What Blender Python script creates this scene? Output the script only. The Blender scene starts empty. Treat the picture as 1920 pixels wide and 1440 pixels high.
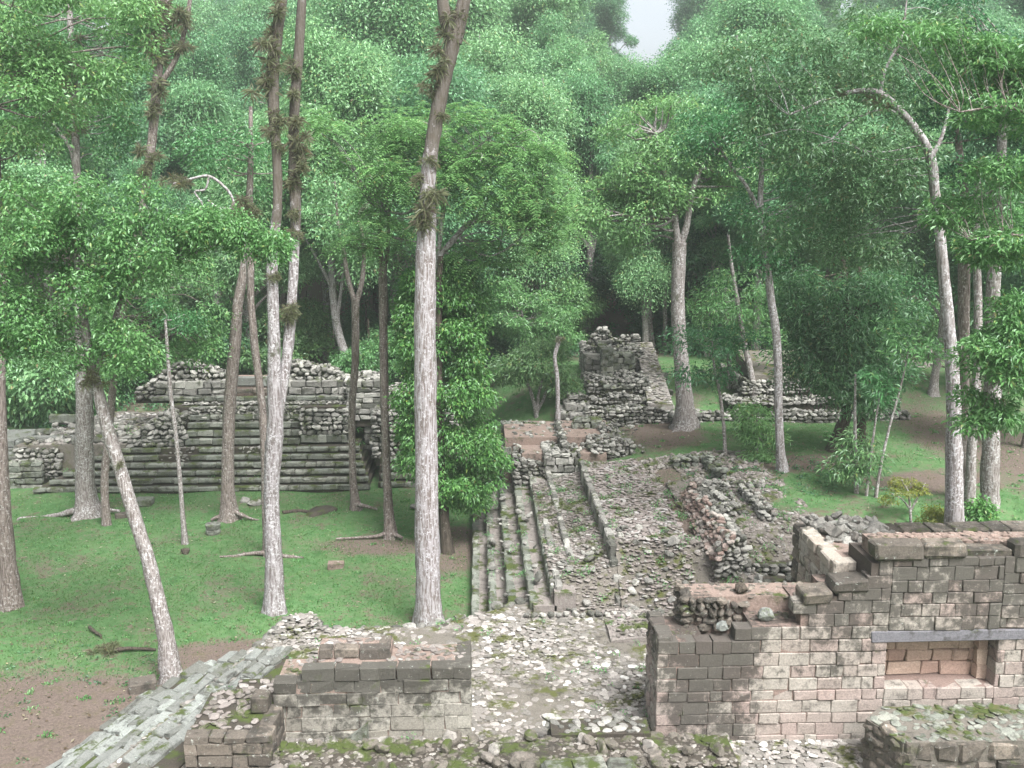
import bpy, math, random
import numpy as np
from mathutils import Vector

# ------------------------------------------------------------------ camera, sky, sun, exposure
S = bpy.context.scene
COL = S.collection
FPX = 1850.0                                   # focal length in pixels of a 1920 wide frame
PITCH = math.atan(340 / FPX)
YAW = math.atan(64 * math.cos(PITCH) / FPX)
CAM = np.array([0.0, 0.0, 12.0])
cd = bpy.data.cameras.new('camera')
cd.lens = FPX / 1920 * 36.0
cd.sensor_width = 36.0
cd.clip_end = 1500
cam = bpy.data.objects.new('camera', cd)
cam.location = CAM
cam.rotation_euler = (math.radians(90) - PITCH, 0, -YAW)
COL.objects.link(cam)
S.camera = cam

W = bpy.data.worlds.new('World')
S.world = W
W.use_nodes = True
nt = W.node_tree
bg = nt.nodes['Background']
sky = nt.nodes.new('ShaderNodeTexSky')
sky.sky_type = 'NISHITA'
sky.sun_disc = False
SUN_EL, SUN_AZ = 56, 150
sky.sun_elevation = math.radians(SUN_EL)
sky.sun_rotation = math.radians(SUN_AZ)
sky.air_density = 1.0
sky.dust_density = 6.0
sky.ozone_density = 1.0
hs = nt.nodes.new('ShaderNodeHueSaturation')
hs.inputs['Saturation'].default_value = 0.4
nt.links.new(sky.outputs[0], hs.inputs['Color'])
nt.links.new(hs.outputs[0], bg.inputs['Color'])
bg.inputs['Strength'].default_value = 0.115

sd = bpy.data.lights.new('sun', 'SUN')
sd.energy = 3.0
sd.angle = math.radians(24)
sd.color = (0.95, 0.975, 1.0)
sun = bpy.data.objects.new('sun', sd)
sun.rotation_euler = (math.radians(90 - SUN_EL), 0, math.radians(180 - SUN_AZ))
sun.location = (0, 0, 60)
COL.objects.link(sun)

S.view_settings.view_transform = 'Standard'
S.view_settings.look = 'None'
S.view_settings.gamma = 1.0
S.view_settings.exposure = 1.5
cy = S.cycles
cy.max_bounces = 9
cy.diffuse_bounces = 6
cy.glossy_bounces = 1
cy.transmission_bounces = 6
cy.volume_bounces = 2
cy.transparent_max_bounces = 4
cy.use_denoising = True
cy.use_adaptive_sampling = True
cy.adaptive_threshold = 0.02
cy.caustics_reflective = False
cy.caustics_refractive = False

random.seed(5)
RNG = np.random.default_rng(5)

# ------------------------------------------------------------------ measured rays -> points
cp, sp, cyw, syw = math.cos(PITCH), math.sin(PITCH), math.cos(YAW), math.sin(YAW)
FWD = np.array([syw * cp, cyw * cp, -sp])
RGT = np.array([cyw, -syw, 0.0])
UPV = np.cross(RGT, FWD)


def ray(px, py):
    return FWD + RGT * ((px - 960) / FPX) + UPV * ((720 - py) / FPX)


def at(px, py, Y):
    """the point at distance Y down the court seen at (px, py) in the survey photo"""
    d = ray(px, py)
    return CAM + d * (Y / d[1])


def atz(px, py, z):
    d = ray(px, py)
    return CAM + d * ((z - CAM[2]) / d[2])


# ------------------------------------------------------------------ mesh helper
ORG = {}


class MB:
    def __init__(self):
        self.v = []
        self.f = []
        self.n = 0
        self.att = []

    def add(self, v, *faces):
        v = np.asarray(v, dtype=np.float64).reshape(-1, 3)
        self.v.append(v)
        for f in faces:
            f = np.asarray(f, dtype=np.int64)
            if f.size:
                self.f.append(f + self.n)
        self.n += len(v)

    def build(self, name, mat, parent=None, smooth=False, loc=None, att=None):
        V = np.concatenate(self.v) if self.v else np.zeros((0, 3))
        if parent is not None:
            org = ORG.get(parent.as_pointer(), np.zeros(3))
        else:
            org = np.array(loc if loc is not None else (0, 0, 0), dtype=float)
        V = V - org
        me = bpy.data.meshes.new(name)
        me.vertices.add(len(V))
        me.vertices.foreach_set('co', V.ravel())
        sizes = np.concatenate([np.full(len(f), f.shape[1]) for f in self.f])
        idx = np.concatenate([f.ravel() for f in self.f])
        me.loops.add(len(idx))
        me.loops.foreach_set('vertex_index', idx)
        me.polygons.add(len(sizes))
        st = np.concatenate([[0], np.cumsum(sizes)[:-1]])
        me.polygons.foreach_set('loop_start', st)
        me.polygons.foreach_set('loop_total', sizes)
        me.polygons.foreach_set('use_smooth', np.full(len(sizes), smooth))
        if att is not None:
            a = me.attributes.new(att[0], 'FLOAT', 'POINT')
            a.data.foreach_set('value', np.asarray(att[1], dtype=np.float32))
        me.update(calc_edges=True)
        me.validate()
        me.materials.append(mat)
        o = bpy.data.objects.new(name, me)
        COL.objects.link(o)
        if parent is not None:
            o.parent = parent
        else:
            o.location = org
        ORG[o.as_pointer()] = org
        return o


def thing(name, label, cat, loc, group=None):
    o = bpy.data.objects.new(name, None)
    o.empty_display_size = 0.3
    COL.objects.link(o)
    o.location = loc
    ORG[o.as_pointer()] = np.array(loc, dtype=float)
    return tag(o, label, cat, group)


def tag(o, label, cat, group=None):
    o['label'] = label
    o['category'] = cat
    if group:
        o['group'] = group
    return o


def kind(o, k, label=None):
    o['kind'] = k
    if label:
        o['label'] = label
        o['category'] = o.name.split('.')[0].replace('_', ' ')
    return o


# ------------------------------------------------------------------ materials
def newmat(name):
    m = bpy.data.materials.new(name)
    m.use_nodes = True
    n = m.node_tree.nodes
    n.clear()
    return m, m.node_tree, n, m.node_tree.links


def ramp(n, stops, interp='LINEAR'):
    r = n.new('ShaderNodeValToRGB')
    r.color_ramp.interpolation = interp
    els = r.color_ramp.elements
    while len(els) < len(stops):
        els.new(0.5)
    for e, (p, c) in zip(els, stops):
        e.position = p
        e.color = (*c, 1) if len(c) == 3 else c
    return r


def g3(v):
    return (v, v, v)


def noise(n, l, vec, scale, detail=4, rough=0.6):
    t = n.new('ShaderNodeTexNoise')
    t.inputs['Scale'].default_value = scale
    t.inputs['Detail'].default_value = detail
    t.inputs['Roughness'].default_value = rough
    l.new(vec, t.inputs['Vector'])
    return t.outputs['Fac']


def mapr(n, l, src, a, b, c=0.0, d=1.0):
    t = n.new('ShaderNodeMapRange')
    t.interpolation_type = 'SMOOTHSTEP'
    l.new(src, t.inputs[0])
    for i, v in enumerate((a, b, c, d)):
        t.inputs[i + 1].default_value = v
    return t.outputs[0]


def math2(n, l, op, a, b):
    t = n.new('ShaderNodeMath')
    t.operation = op
    t.use_clamp = op in ('ADD', 'MULTIPLY')
    for i, s in enumerate((a, b)):
        if isinstance(s, (int, float)):
            t.inputs[i].default_value = s
        else:
            l.new(s, t.inputs[i])
    return t.outputs[0]


def mix(n, l, fac, a, b):
    t = n.new('ShaderNodeMix')
    t.data_type = 'RGBA'
    if isinstance(fac, (int, float)):
        t.inputs['Factor'].default_value = fac
    else:
        l.new(fac, t.inputs['Factor'])
    for k, s in ((6, a), (7, b)):
        if isinstance(s, tuple):
            t.inputs[k].default_value = (*s, 1)
        else:
            l.new(s, t.inputs[k])
    return t.outputs[2]


def stone_mat(name, stops, dark=0.5, darkcol=(0.035, 0.032, 0.027), moss=0.3, mosscol=(0.05, 0.065, 0.018),
              lichen=0.2, lichcol=(0.36, 0.38, 0.34), bump=0.75, zstain=None, streak=None, nscale=1.0):
    m, t, n, l = newmat(name)
    out = n.new('ShaderNodeOutputMaterial')
    bs = n.new('ShaderNodeBsdfPrincipled')
    bs.inputs['Roughness'].default_value = 0.92
    bs.inputs['Specular IOR Level'].default_value = 0.2
    geo = n.new('ShaderNodeNewGeometry')
    pos = geo.outputs['Position']
    rnd = geo.outputs['Random Per Island']
    r = ramp(n, stops)
    l.new(rnd, r.inputs[0])
    big = noise(n, l, pos, 0.8 * nscale, 4, 0.65)
    med = noise(n, l, pos, 5 * nscale, 5, 0.7)
    fine = noise(n, l, pos, 28, 4, 0.75)
    col = r.outputs[0]
    # mottled grain of the stone
    gr = ramp(n, [(0.3, g3(0.62)), (0.7, g3(1.25))])
    l.new(fine, gr.inputs[0])
    mm = n.new('ShaderNodeMix')
    mm.data_type = 'RGBA'
    mm.blend_type = 'MULTIPLY'
    mm.inputs['Factor'].default_value = 0.9
    l.new(col, mm.inputs[6])
    l.new(gr.outputs[0], mm.inputs[7])
    col = mm.outputs[2]
    # black mould
    s1 = math2(n, l, 'ADD', math2(n, l, 'MULTIPLY', big, 0.42), math2(n, l, 'MULTIPLY', med, 0.58))
    s1 = math2(n, l, 'ADD', s1, math2(n, l, 'MULTIPLY', math2(n, l, 'SUBTRACT', rnd, 0.5), 0.07))
    th = 0.62 - 0.22 * dark
    if zstain or streak:
        sep = n.new('ShaderNodeSeparateXYZ')
        l.new(pos, sep.inputs[0])
        add = None
        if zstain:
            add = mapr(n, l, sep.outputs[2], zstain[0], zstain[1], 0.0, zstain[2])
        for sx, wd, am, zl in (streak or []):
            a = math2(n, l, 'ABSOLUTE', math2(n, l, 'SUBTRACT', sep.outputs[0], sx), 0)
            a = mapr(n, l, a, wd, wd * 0.35, 0.0, am)
            zz = mapr(n, l, sep.outputs[2], zl - 0.25, zl + 0.25, 0.0, 1.0)
            a = math2(n, l, 'MULTIPLY', a, zz)
            add = a if add is None else math2(n, l, 'ADD', add, a)
        s1 = math2(n, l, 'ADD', s1, add)
    dk = mapr(n, l, s1, th - 0.03, th + 0.12)
    dk = math2(n, l, 'MULTIPLY', dk, 0.82)
    col = mix(n, l, dk, col, darkcol)
    # lichen specks and patches
    lm = noise(n, l, pos, 9 * nscale, 5, 0.8)
    lk = mapr(n, l, lm, 0.66 - 0.2 * lichen, 0.72 - 0.18 * lichen)
    lk = math2(n, l, 'MULTIPLY', lk, 0.75)
    col = mix(n, l, lk, col, lichcol)
    # moss where faces look up
    sepn = n.new('ShaderNodeSeparateXYZ')
    l.new(geo.outputs['Normal'], sepn.inputs[0])
    up = mapr(n, l, sepn.outputs[2], -0.2, 0.8, 0.35, 1.0)
    mo = noise(n, l, pos, 1.6 * nscale, 5, 0.7)
    mk = mapr(n, l, mo, 0.64 - 0.3 * moss, 0.74 - 0.28 * moss)
    mk = math2(n, l, 'MULTIPLY', mk, up)
    col = mix(n, l, mk, col, mosscol)
    l.new(col, bs.inputs['Base Color'])
    bp = n.new('ShaderNodeBump')
    bp.inputs['Strength'].default_value = bump
    bp.inputs['Distance'].default_value = 0.05
    hh = math2(n, l, 'ADD', math2(n, l, 'MULTIPLY', med, 0.6), math2(n, l, 'MULTIPLY', fine, 0.4))
    l.new(hh, bp.inputs['Height'])
    l.new(bp.outputs[0], bs.inputs['Normal'])
    l.new(bs.outputs[0], out.inputs[0])
    return m


def leaf_mat(name, stops, trans=0.45, huevar=0.03, valvar=0.35):
    m, t, n, l = newmat(name)
    out = n.new('ShaderNodeOutputMaterial')
    geo = n.new('ShaderNodeNewGeometry')
    oi = n.new('ShaderNodeObjectInfo')
    stops = [(p_ * 0.965, c_) for p_, c_ in stops] + [(0.98, (min(0.4, stops[-1][1][0] * 1.3), stops[-1][1][1] * 0.9, stops[-1][1][2] * 0.7)), (1, (0.14, 0.11, 0.05))]
    r = ramp(n, stops)
    l.new(geo.outputs['Random Per Island'], r.inputs[0])
    h = n.new('ShaderNodeHueSaturation')
    l.new(r.outputs[0], h.inputs['Color'])
    l.new(mapr(n, l, oi.outputs['Random'], 0, 1, 0.5 - huevar, 0.5 + huevar), h.inputs['Hue'])
    l.new(mapr(n, l, oi.outputs['Random'], 0, 1, 1 + valvar, 1 - valvar * 0.8), h.inputs['Value'])
    d = n.new('ShaderNodeBsdfDiffuse')
    tr = n.new('ShaderNodeBsdfTranslucent')
    gl = n.new('ShaderNodeBsdfGlossy')
    gl.inputs['Roughness'].default_value = 0.42
    gl.inputs['Color'].default_value = (0.8, 0.9, 0.85, 1)
    l.new(h.outputs[0], d.inputs[0])
    l.new(h.outputs[0], tr.inputs[0])
    a = n.new('ShaderNodeMixShader')
    a.inputs[0].default_value = trans
    l.new(d.outputs[0], a.inputs[1])
    l.new(tr.outputs[0], a.inputs[2])
    b = n.new('ShaderNodeMixShader')
    b.inputs[0].default_value = 0.035
    l.new(a.outputs[0], b.inputs[1])
    l.new(gl.outputs[0], b.inputs[2])
    l.new(b.outputs[0], out.inputs[0])
    return m


def bark_mat(name, base, light, dark, lich=0.5, vs=1.0, moss=0.2, ztop=None):
    m, t, n, l = newmat(name)
    out = n.new('ShaderNodeOutputMaterial')
    bs = n.new('ShaderNodeBsdfPrincipled')
    bs.inputs['Roughness'].default_value = 0.9
    bs.inputs['Specular IOR Level'].default_value = 0.2
    tc = n.new('ShaderNodeTexCoord')
    mp = n.new('ShaderNodeMapping')
    mp.inputs['Scale'].default_value = (1, 1, 0.12)
    l.new(tc.outputs['Object'], mp.inputs[0])
    ridge = noise(n, l, mp.outputs[0], 22 * vs, 3, 0.6)
    fine = noise(n, l, tc.outputs['Object'], 14, 5, 0.75)
    big = noise(n, l, tc.outputs['Object'], 1.1, 4, 0.7)
    col = mix(n, l, mapr(n, l, ridge, 0.38, 0.6), dark, base)
    col = mix(n, l, math2(n, l, 'MULTIPLY', mapr(n, l, fine, 0.62 - 0.22 * lich, 0.7 - 0.2 * lich), mapr(n, l, big, 0.3, 0.55)), col, light)
    col = mix(n, l, math2(n, l, 'MULTIPLY', mapr(n, l, big, 0.62 - 0.15 * moss, 0.75 - 0.15 * moss), 0.8), col, (0.045, 0.05, 0.022))
    kn = noise(n, l, tc.outputs['Object'], 3.3, 4, 0.8)
    col = mix(n, l, math2(n, l, 'MULTIPLY', mapr(n, l, kn, 0.58, 0.68), 0.55), col, dark)
    if ztop:
        sz = n.new('ShaderNodeSeparateXYZ')
        l.new(tc.outputs['Object'], sz.inputs[0])
        a_ = mapr(n, l, sz.outputs[2], ztop - 1.5, ztop + 2.5, -0.18, 0.26)
        fz = math2(n, l, 'ADD', math2(n, l, 'MULTIPLY', kn, 1.0), 0.0)
        sm_ = n.new('ShaderNodeMath')
        sm_.operation = 'ADD'
        l.new(fz, sm_.inputs[0])
        l.new(a_, sm_.inputs[1])
        col = mix(n, l, math2(n, l, 'MULTIPLY', mapr(n, l, sm_.outputs[0], 0.52, 0.64), 0.85), col, (0.075, 0.062, 0.045))
    l.new(col, bs.inputs['Base Color'])
    bp = n.new('ShaderNodeBump')
    bp.inputs['Strength'].default_value = 0.7
    bp.inputs['Distance'].default_value = 0.04
    l.new(ridge, bp.inputs['Height'])
    l.new(bp.outputs[0], bs.inputs['Normal'])
    l.new(bs.outputs[0], out.inputs[0])
    return m


M = {}
M['step'] = stone_mat('mossy_grey_stone', [(0, (0.11, 0.115, 0.095)), (0.5, (0.18, 0.19, 0.16)), (1, (0.26, 0.26, 0.22))],
                      dark=0.55, moss=0.5, lichen=0.25, lichcol=(0.30, 0.36, 0.30))
M['rubble'] = stone_mat('grey_rubble', [(0, (0.07, 0.07, 0.058)), (0.55, (0.22, 0.21, 0.19)), (1, (0.36, 0.35, 0.31))],
                        dark=0.4, moss=0.3, lichen=0.25)
M['core'] = stone_mat('earth_core', [(0, (0.045, 0.038, 0.03)), (1, (0.06, 0.05, 0.04))], dark=0.6, moss=0.5, lichen=0.0)  # colour darkened so gaps between the stones read as deep crevice shade
M['cobble'] = stone_mat('pale_cobbles', [(0, (0.14, 0.13, 0.115)), (0.35, (0.185, 0.17, 0.15)), (0.65, (0.25, 0.225, 0.205)), (0.88, (0.33, 0.305, 0.275)), (1, (0.50, 0.485, 0.45))],
                        dark=0.2, moss=0.4, mosscol=(0.07, 0.075, 0.025), lichen=0.2)
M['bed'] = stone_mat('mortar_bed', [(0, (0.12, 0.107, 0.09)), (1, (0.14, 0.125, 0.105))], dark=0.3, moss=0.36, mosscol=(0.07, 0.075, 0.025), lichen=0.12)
M['slope'] = stone_mat('rough_paving', [(0, (0.13, 0.115, 0.10)), (0.4, (0.18, 0.155, 0.14)), (0.8, (0.23, 0.205, 0.185)), (1, (0.34, 0.32, 0.295))],
                       dark=0.4, moss=0.45, lichen=0.25)
M['pink'] = stone_mat('pink_ashlar', [(0, (0.27, 0.21, 0.185)), (0.35, (0.28, 0.235, 0.205)), (0.7, (0.285, 0.255, 0.22)), (1, (0.32, 0.29, 0.25))],
                      dark=0.4, moss=0.0, lichen=0.15, zstain=(2.4, 5.2, 0.15), streak=[(4.55, 1.3, 0.13, 1.0), (3.9, 1.6, 0.10, 3.0)], bump=0.6)
M['pinkmortar'] = stone_mat('pink_mortar', [(0, (0.19, 0.135, 0.115)), (1, (0.22, 0.16, 0.135))], dark=0.3, moss=0.05, lichen=0.1,
                            zstain=(2.6, 5.0, 0.2), streak=[(4.55, 0.9, 0.13, 1.2)])
M['tan'] = stone_mat('tan_ashlar', [(0, (0.20, 0.185, 0.155)), (0.6, (0.25, 0.235, 0.20)), (1, (0.31, 0.295, 0.25))],
                     dark=0.42, moss=0.1, lichen=0.2, zstain=(1.5, 2.9, 0.20), bump=0.6)
M['darktop'] = stone_mat('blackened_stone', [(0, (0.075, 0.065, 0.055)), (0.6, (0.13, 0.11, 0.09)), (1, (0.22, 0.185, 0.15))],
                        dark=0.6, moss=0.25, lichen=0.3)
M['pinktop'] = stone_mat('pinkish_wall_top', [(0, (0.19, 0.14, 0.115)), (1, (0.24, 0.18, 0.15))], dark=0.45, moss=0.3, lichen=0.3)
M['lintel'] = stone_mat('grey_lintel', [(0, (0.13, 0.125, 0.135)), (1, (0.15, 0.145, 0.155))], dark=0.3, moss=0, lichen=0.1)
M['pale'] = stone_mat('pale_steps', [(0, (0.11, 0.11, 0.095)), (0.5, (0.17, 0.175, 0.16)), (1, (0.26, 0.275, 0.25))], dark=0.4, moss=0.3, lichen=0.25, lichcol=(0.36, 0.42, 0.37))
M['bark_pale'] = bark_mat('pale_ridged_bark', (0.30, 0.28, 0.28), (0.42, 0.41, 0.42), (0.13, 0.105, 0.095), 0.45, 1.0, 0.0, ztop=12.5)
M['bark_grey'] = bark_mat('grey_bark', (0.26, 0.235, 0.22), (0.44, 0.43, 0.42), (0.11, 0.09, 0.08), 0.5, 1.3, 0.2)
M['bark_brown'] = bark_mat('brown_bark', (0.21, 0.175, 0.155), (0.38, 0.36, 0.34), (0.09, 0.07, 0.06), 0.4, 1.3, 0.25)
M['bark_white'] = bark_mat('white_bark', (0.29, 0.265, 0.26), (0.46, 0.45, 0.45), (0.13, 0.11, 0.10), 0.55, 0.8, 0.12)
M['bark_twin'] = bark_mat('twin_tree_bark', (0.27, 0.25, 0.25), (0.43, 0.42, 0.42), (0.12, 0.10, 0.095), 0.55, 0.8, 0.12, ztop=10.5)
M['bark_dark'] = bark_mat('dark_bark', (0.08, 0.065, 0.05), (0.2, 0.19, 0.16), (0.035, 0.028, 0.022), 0.2, 1.3, 0.4)
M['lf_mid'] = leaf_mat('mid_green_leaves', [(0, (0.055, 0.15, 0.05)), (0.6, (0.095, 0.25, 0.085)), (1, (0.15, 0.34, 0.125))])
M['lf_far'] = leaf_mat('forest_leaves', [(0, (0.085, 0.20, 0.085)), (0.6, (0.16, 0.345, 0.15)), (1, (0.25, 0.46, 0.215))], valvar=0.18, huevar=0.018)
M['lf_dark'] = leaf_mat('dark_leaves', [(0, (0.045, 0.125, 0.045)), (0.7, (0.09, 0.21, 0.08)), (1, (0.14, 0.28, 0.11))])
M['lf_bright'] = leaf_mat('bright_leaves', [(0, (0.07, 0.18, 0.05)), (0.6, (0.125, 0.28, 0.085)), (1, (0.20, 0.39, 0.14))], valvar=0.0, huevar=0.0)
M['lf_yellow'] = leaf_mat('yellow_green_leaves', [(0, (0.12, 0.16, 0.02)), (1, (0.26, 0.27, 0.045))], valvar=0, huevar=0)
M['lf_pinnate'] = leaf_mat('feathery_leaves', [(0, (0.12, 0.26, 0.08)), (0.7, (0.19, 0.37, 0.13)), (1, (0.26, 0.45, 0.17))], valvar=0, huevar=0)
M['lf_ivy'] = leaf_mat('glossy_leaves', [(0, (0.06, 0.17, 0.04)), (0.6, (0.11, 0.27, 0.065)), (1, (0.19, 0.39, 0.11))], valvar=0, huevar=0)
M['epi'] = leaf_mat('bromeliad_leaves', [(0, (0.13, 0.10, 0.08)), (0.4, (0.15, 0.165, 0.08)), (1, (0.24, 0.25, 0.15))], valvar=0, huevar=0)
M['grass'] = leaf_mat('grass_blades', [(0, (0.05, 0.13, 0.025)), (0.7, (0.08, 0.19, 0.04)), (1, (0.14, 0.24, 0.07))], valvar=0, huevar=0)
M['litter'] = leaf_mat('dry_leaves', [(0, (0.10, 0.07, 0.045)), (0.7, (0.20, 0.16, 0.10)), (1, (0.36, 0.34, 0.24))], valvar=0, huevar=0)

# ------------------------------------------------------------------ stone generators
def ico():
    ph = (1 + 5 ** .5) / 2
    v = np.array([(-1, ph, 0), (1, ph, 0), (-1, -ph, 0), (1, -ph, 0), (0, -1, ph), (0, 1, ph), (0, -1, -ph), (0, 1, -ph),
                  (ph, 0, -1), (ph, 0, 1), (-ph, 0, -1), (-ph, 0, 1)], float)
    f = [(0, 11, 5), (0, 5, 1), (0, 1, 7), (0, 7, 10), (0, 10, 11), (1, 5, 9), (5, 11, 4), (11, 10, 2), (10, 7, 6), (7, 1, 8),
         (3, 9, 4), (3, 4, 2), (3, 2, 6), (3, 6, 8), (3, 8, 9), (4, 9, 5), (2, 4, 11), (6, 2, 10), (8, 6, 7), (9, 8, 1)]
    v /= np.linalg.norm(v[0])
    vs = [tuple(x) for x in v]
    cache = {}
    nf = []

    def mid(a, b):
        k = (min(a, b), max(a, b))
        if k not in cache:
            p = (np.array(vs[a]) + np.array(vs[b]))
            p /= np.linalg.norm(p)
            vs.append(tuple(p))
            cache[k] = len(vs) - 1
        return cache[k]
    for a, b, c in f:
        ab, bc, ca = mid(a, b), mid(b, c), mid(c, a)
        nf += [(a, ab, ca), (b, bc, ab), (c, ca, bc), (ab, bc, ca)]
    return np.array(vs), np.array(nf)


ICO_V, ICO_F = ico()
TEMPL = []
for k in range(14):
    v = ICO_V.copy()
    # squarish field stones: push towards a box and cut with random planes
    p = RNG.uniform(2.8, 7.0)
    v = v / (np.abs(v) ** p).sum(1, keepdims=True) ** (1 / p)
    for _ in range(5):
        d = RNG.normal(size=3)
        d /= np.linalg.norm(d)
        h = RNG.uniform(0.62, 0.92)
        s = v @ d
        v = v - np.maximum(s - h, 0)[:, None] * d
    v += RNG.normal(0, 0.03, v.shape)
    v /= np.abs(v).max(0)
    TEMPL.append(v)
TEMPL = np.array(TEMPL)


def rotm(n, tilt=0.2):
    """random z rotations with a small tilt -> (n,3,3)"""
    a = RNG.uniform(0, 2 * math.pi, n)
    c, s = np.cos(a), np.sin(a)
    R = np.zeros((n, 3, 3))
    R[:, 0, 0] = c; R[:, 0, 1] = -s; R[:, 1, 0] = s; R[:, 1, 1] = c; R[:, 2, 2] = 1
    tx, ty = RNG.normal(0, tilt, n), RNG.normal(0, tilt, n)
    T = np.tile(np.eye(3), (n, 1, 1))
    T[:, 0, 2] = tx; T[:, 2, 0] = -tx; T[:, 1, 2] = ty; T[:, 2, 1] = -ty
    return T @ R


def rocks(mb, c, half, R=None, tilt=0.2):
    c = np.asarray(c, float).reshape(-1, 3)
    n = len(c)
    if n == 0:
        return
    half = np.broadcast_to(np.asarray(half, float), (n, 3))
    if R is None:
        R = rotm(n, tilt)
    t = TEMPL[RNG.integers(0, len(TEMPL), n)] * half[:, None, :]
    v = np.einsum('nij,nkj->nki', R, t) + c[:, None, :]
    f = ICO_F[None] + (np.arange(n) * len(ICO_V))[:, None, None]
    mb.add(v.reshape(-1, 3), f.reshape(-1, 3))


CB_S = np.array([(sx, sy, sz) for sx in (-1, 1) for sy in (-1, 1) for sz in (-1, 1)], float)
CB_F4 = []
CB_F3 = []


def _cb():
    def vid(i, k):
        return i * 3 + k
    idx = {tuple(s): i for i, s in enumerate(CB_S)}
    for k in range(3):
        for sg in (-1, 1):
            o = [a for a in range(3) if a != k]
            q = []
            for a, b in ((-1, -1), (1, -1), (1, 1), (-1, 1)):
                s = [0, 0, 0]; s[k] = sg; s[o[0]] = a; s[o[1]] = b
                q.append(vid(idx[tuple(map(float, s))], k))
            CB_F4.append(q)
    for k in range(3):
        o = [a for a in range(3) if a != k]
        for a in (-1, 1):
            for b in (-1, 1):
                s0 = [0, 0, 0]; s0[o[0]] = a; s0[o[1]] = b
                s1 = list(s0); s0[k] = -1; s1[k] = 1
                i0, i1 = idx[tuple(map(float, s0))], idx[tuple(map(float, s1))]
                CB_F4.append([vid(i0, o[0]), vid(i1, o[0]), vid(i1, o[1]), vid(i0, o[1])])
    for i in range(8):
        CB_F3.append([vid(i, 0), vid(i, 1), vid(i, 2)])


_cb()
CB_F4 = np.array(CB_F4)
CB_F3 = np.array(CB_F3)


def blocks(mb, c, half, ax=(1, 0, 0), bev=0.02, jit=0.006, rot=0.0):
    """chamfered, slightly uneven ashlar blocks; ax = direction of the block's long side"""
    c = np.asarray(c, float).reshape(-1, 3)
    n = len(c)
    if n == 0:
        return
    half = np.broadcast_to(np.asarray(half, float), (n, 3))
    bv = np.minimum(bev * RNG.uniform(0.6, 1.6, n), half.min(1) * 0.45)
    v = np.zeros((n, 24, 3))
    for i, s in enumerate(CB_S):
        for k in range(3):
            h = half - bv[:, None]
            h = h.copy()
            h[:, k] = half[:, k]
            v[:, i * 3 + k] = s * h
        v[:, i * 3:i * 3 + 3] += RNG.normal(0, jit * 1.5, (n, 1, 3))
    v += RNG.normal(0, jit, v.shape)
    ax = np.array(ax, float) / np.linalg.norm(ax)
    ay = np.array([-ax[1], ax[0], 0])
    B = np.array([ax, ay, [0, 0, 1]]).T
    if rot > 0:
        v = np.einsum('nij,nkj->nki', _small(n, rot), v)
    v = v @ B.T + c[:, None, :]
    off = (np.arange(n) * 24)[:, None, None]
    mb.add(v.reshape(-1, 3), (CB_F4[None] + off).reshape(-1, 4), (CB_F3[None] + off).reshape(-1, 3))


def _small(n, s):
    T = np.tile(np.eye(3), (n, 1, 1))
    a = RNG.normal(0, s, (n, 3))
    T[:, 0, 1] = -a[:, 0]; T[:, 1, 0] = a[:, 0]
    T[:, 0, 2] = a[:, 1]; T[:, 2, 0] = -a[:, 1]
    T[:, 1, 2] = -a[:, 2]; T[:, 2, 1] = a[:, 2]
    return T


def box(mb, x0, x1, y0, y1, z0, z1):
    v = [(x, y, z) for x in (x0, x1) for y in (y0, y1) for z in (z0, z1)]
    f = [(0, 1, 3, 2), (4, 6, 7, 5), (0, 4, 5, 1), (2, 3, 7, 6), (0, 2, 6, 4), (1, 5, 7, 3)]
    mb.add(v, f)


def prism(mb, poly, z0, z1, top=None):
    """vertical prism over a polygon; z1 may be a function of (x, y)"""
    n = len(poly)
    zt = [z1(x, y) if callable(z1) else z1 for x, y in poly]
    v = [(x, y, z0) for x, y in poly] + [(x, y, z) for (x, y), z in zip(poly, zt)]
    mb.add(v, [[i, (i + 1) % n, n + (i + 1) % n, n + i] for i in range(n)])
    mb.add(v[n:], [list(range(n))])


def ashlar(mb, p0, d, length, z0, top, hc=0.27, lb=0.5, depth=0.3, bev=0.02, jit=0.006, gap=0.012, out=0.0, holes=None, rag=0.0, tiltz=None):
    """courses of squared blocks. p0 = (x, y) start of the face, d = unit dir along the face; the body lies behind (left normal)."""
    d = np.array(d, float) / np.linalg.norm(d)
    nrm = np.array([-d[1], d[0]])
    zf = top if callable(top) else (lambda s: top)
    z = z0
    zmax = max(zf(s) for s in np.linspace(0, length, 60))
    cs, hs_ = [], []
    while z < zmax - 0.04:
        h = hc * RNG.uniform(0.86, 1.14)
        if zmax - z - h < hc * 0.45:
            h = zmax - z
        s = -RNG.uniform(0, lb * 0.6)
        while s < length - 0.02:
            w = lb * RNG.uniform(0.55, 1.45)
            a, b = max(s, 0.0), min(s + w, length)
            if length - b < 0.12:
                b = length
            s = b
            if b - a < 0.05:
                continue
            m_ = (a + b) / 2
            if z + h * 0.55 > zf(m_) + 1e-6 + RNG.uniform(-rag, rag):
                continue
            if holes and any(hx0 - 0.02 < m_ < hx1 + 0.02 and hz0 - 0.02 < z + h / 2 < hz1 for hx0, hx1, hz0, hz1 in holes):
                continue
            dd = depth / 2
            off = RNG.normal(0, 0.006 + jit) - out
            c = np.array([*(np.array(p0) + d * m_ + nrm * (dd + off)), z + h / 2])
            cs.append(c)
            hs_.append(((b - a) / 2 - gap, dd, h / 2 - gap))
        z += h
    blocks(mb, cs, hs_, ax=(d[0], d[1], 0), bev=bev, jit=jit)


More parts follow.
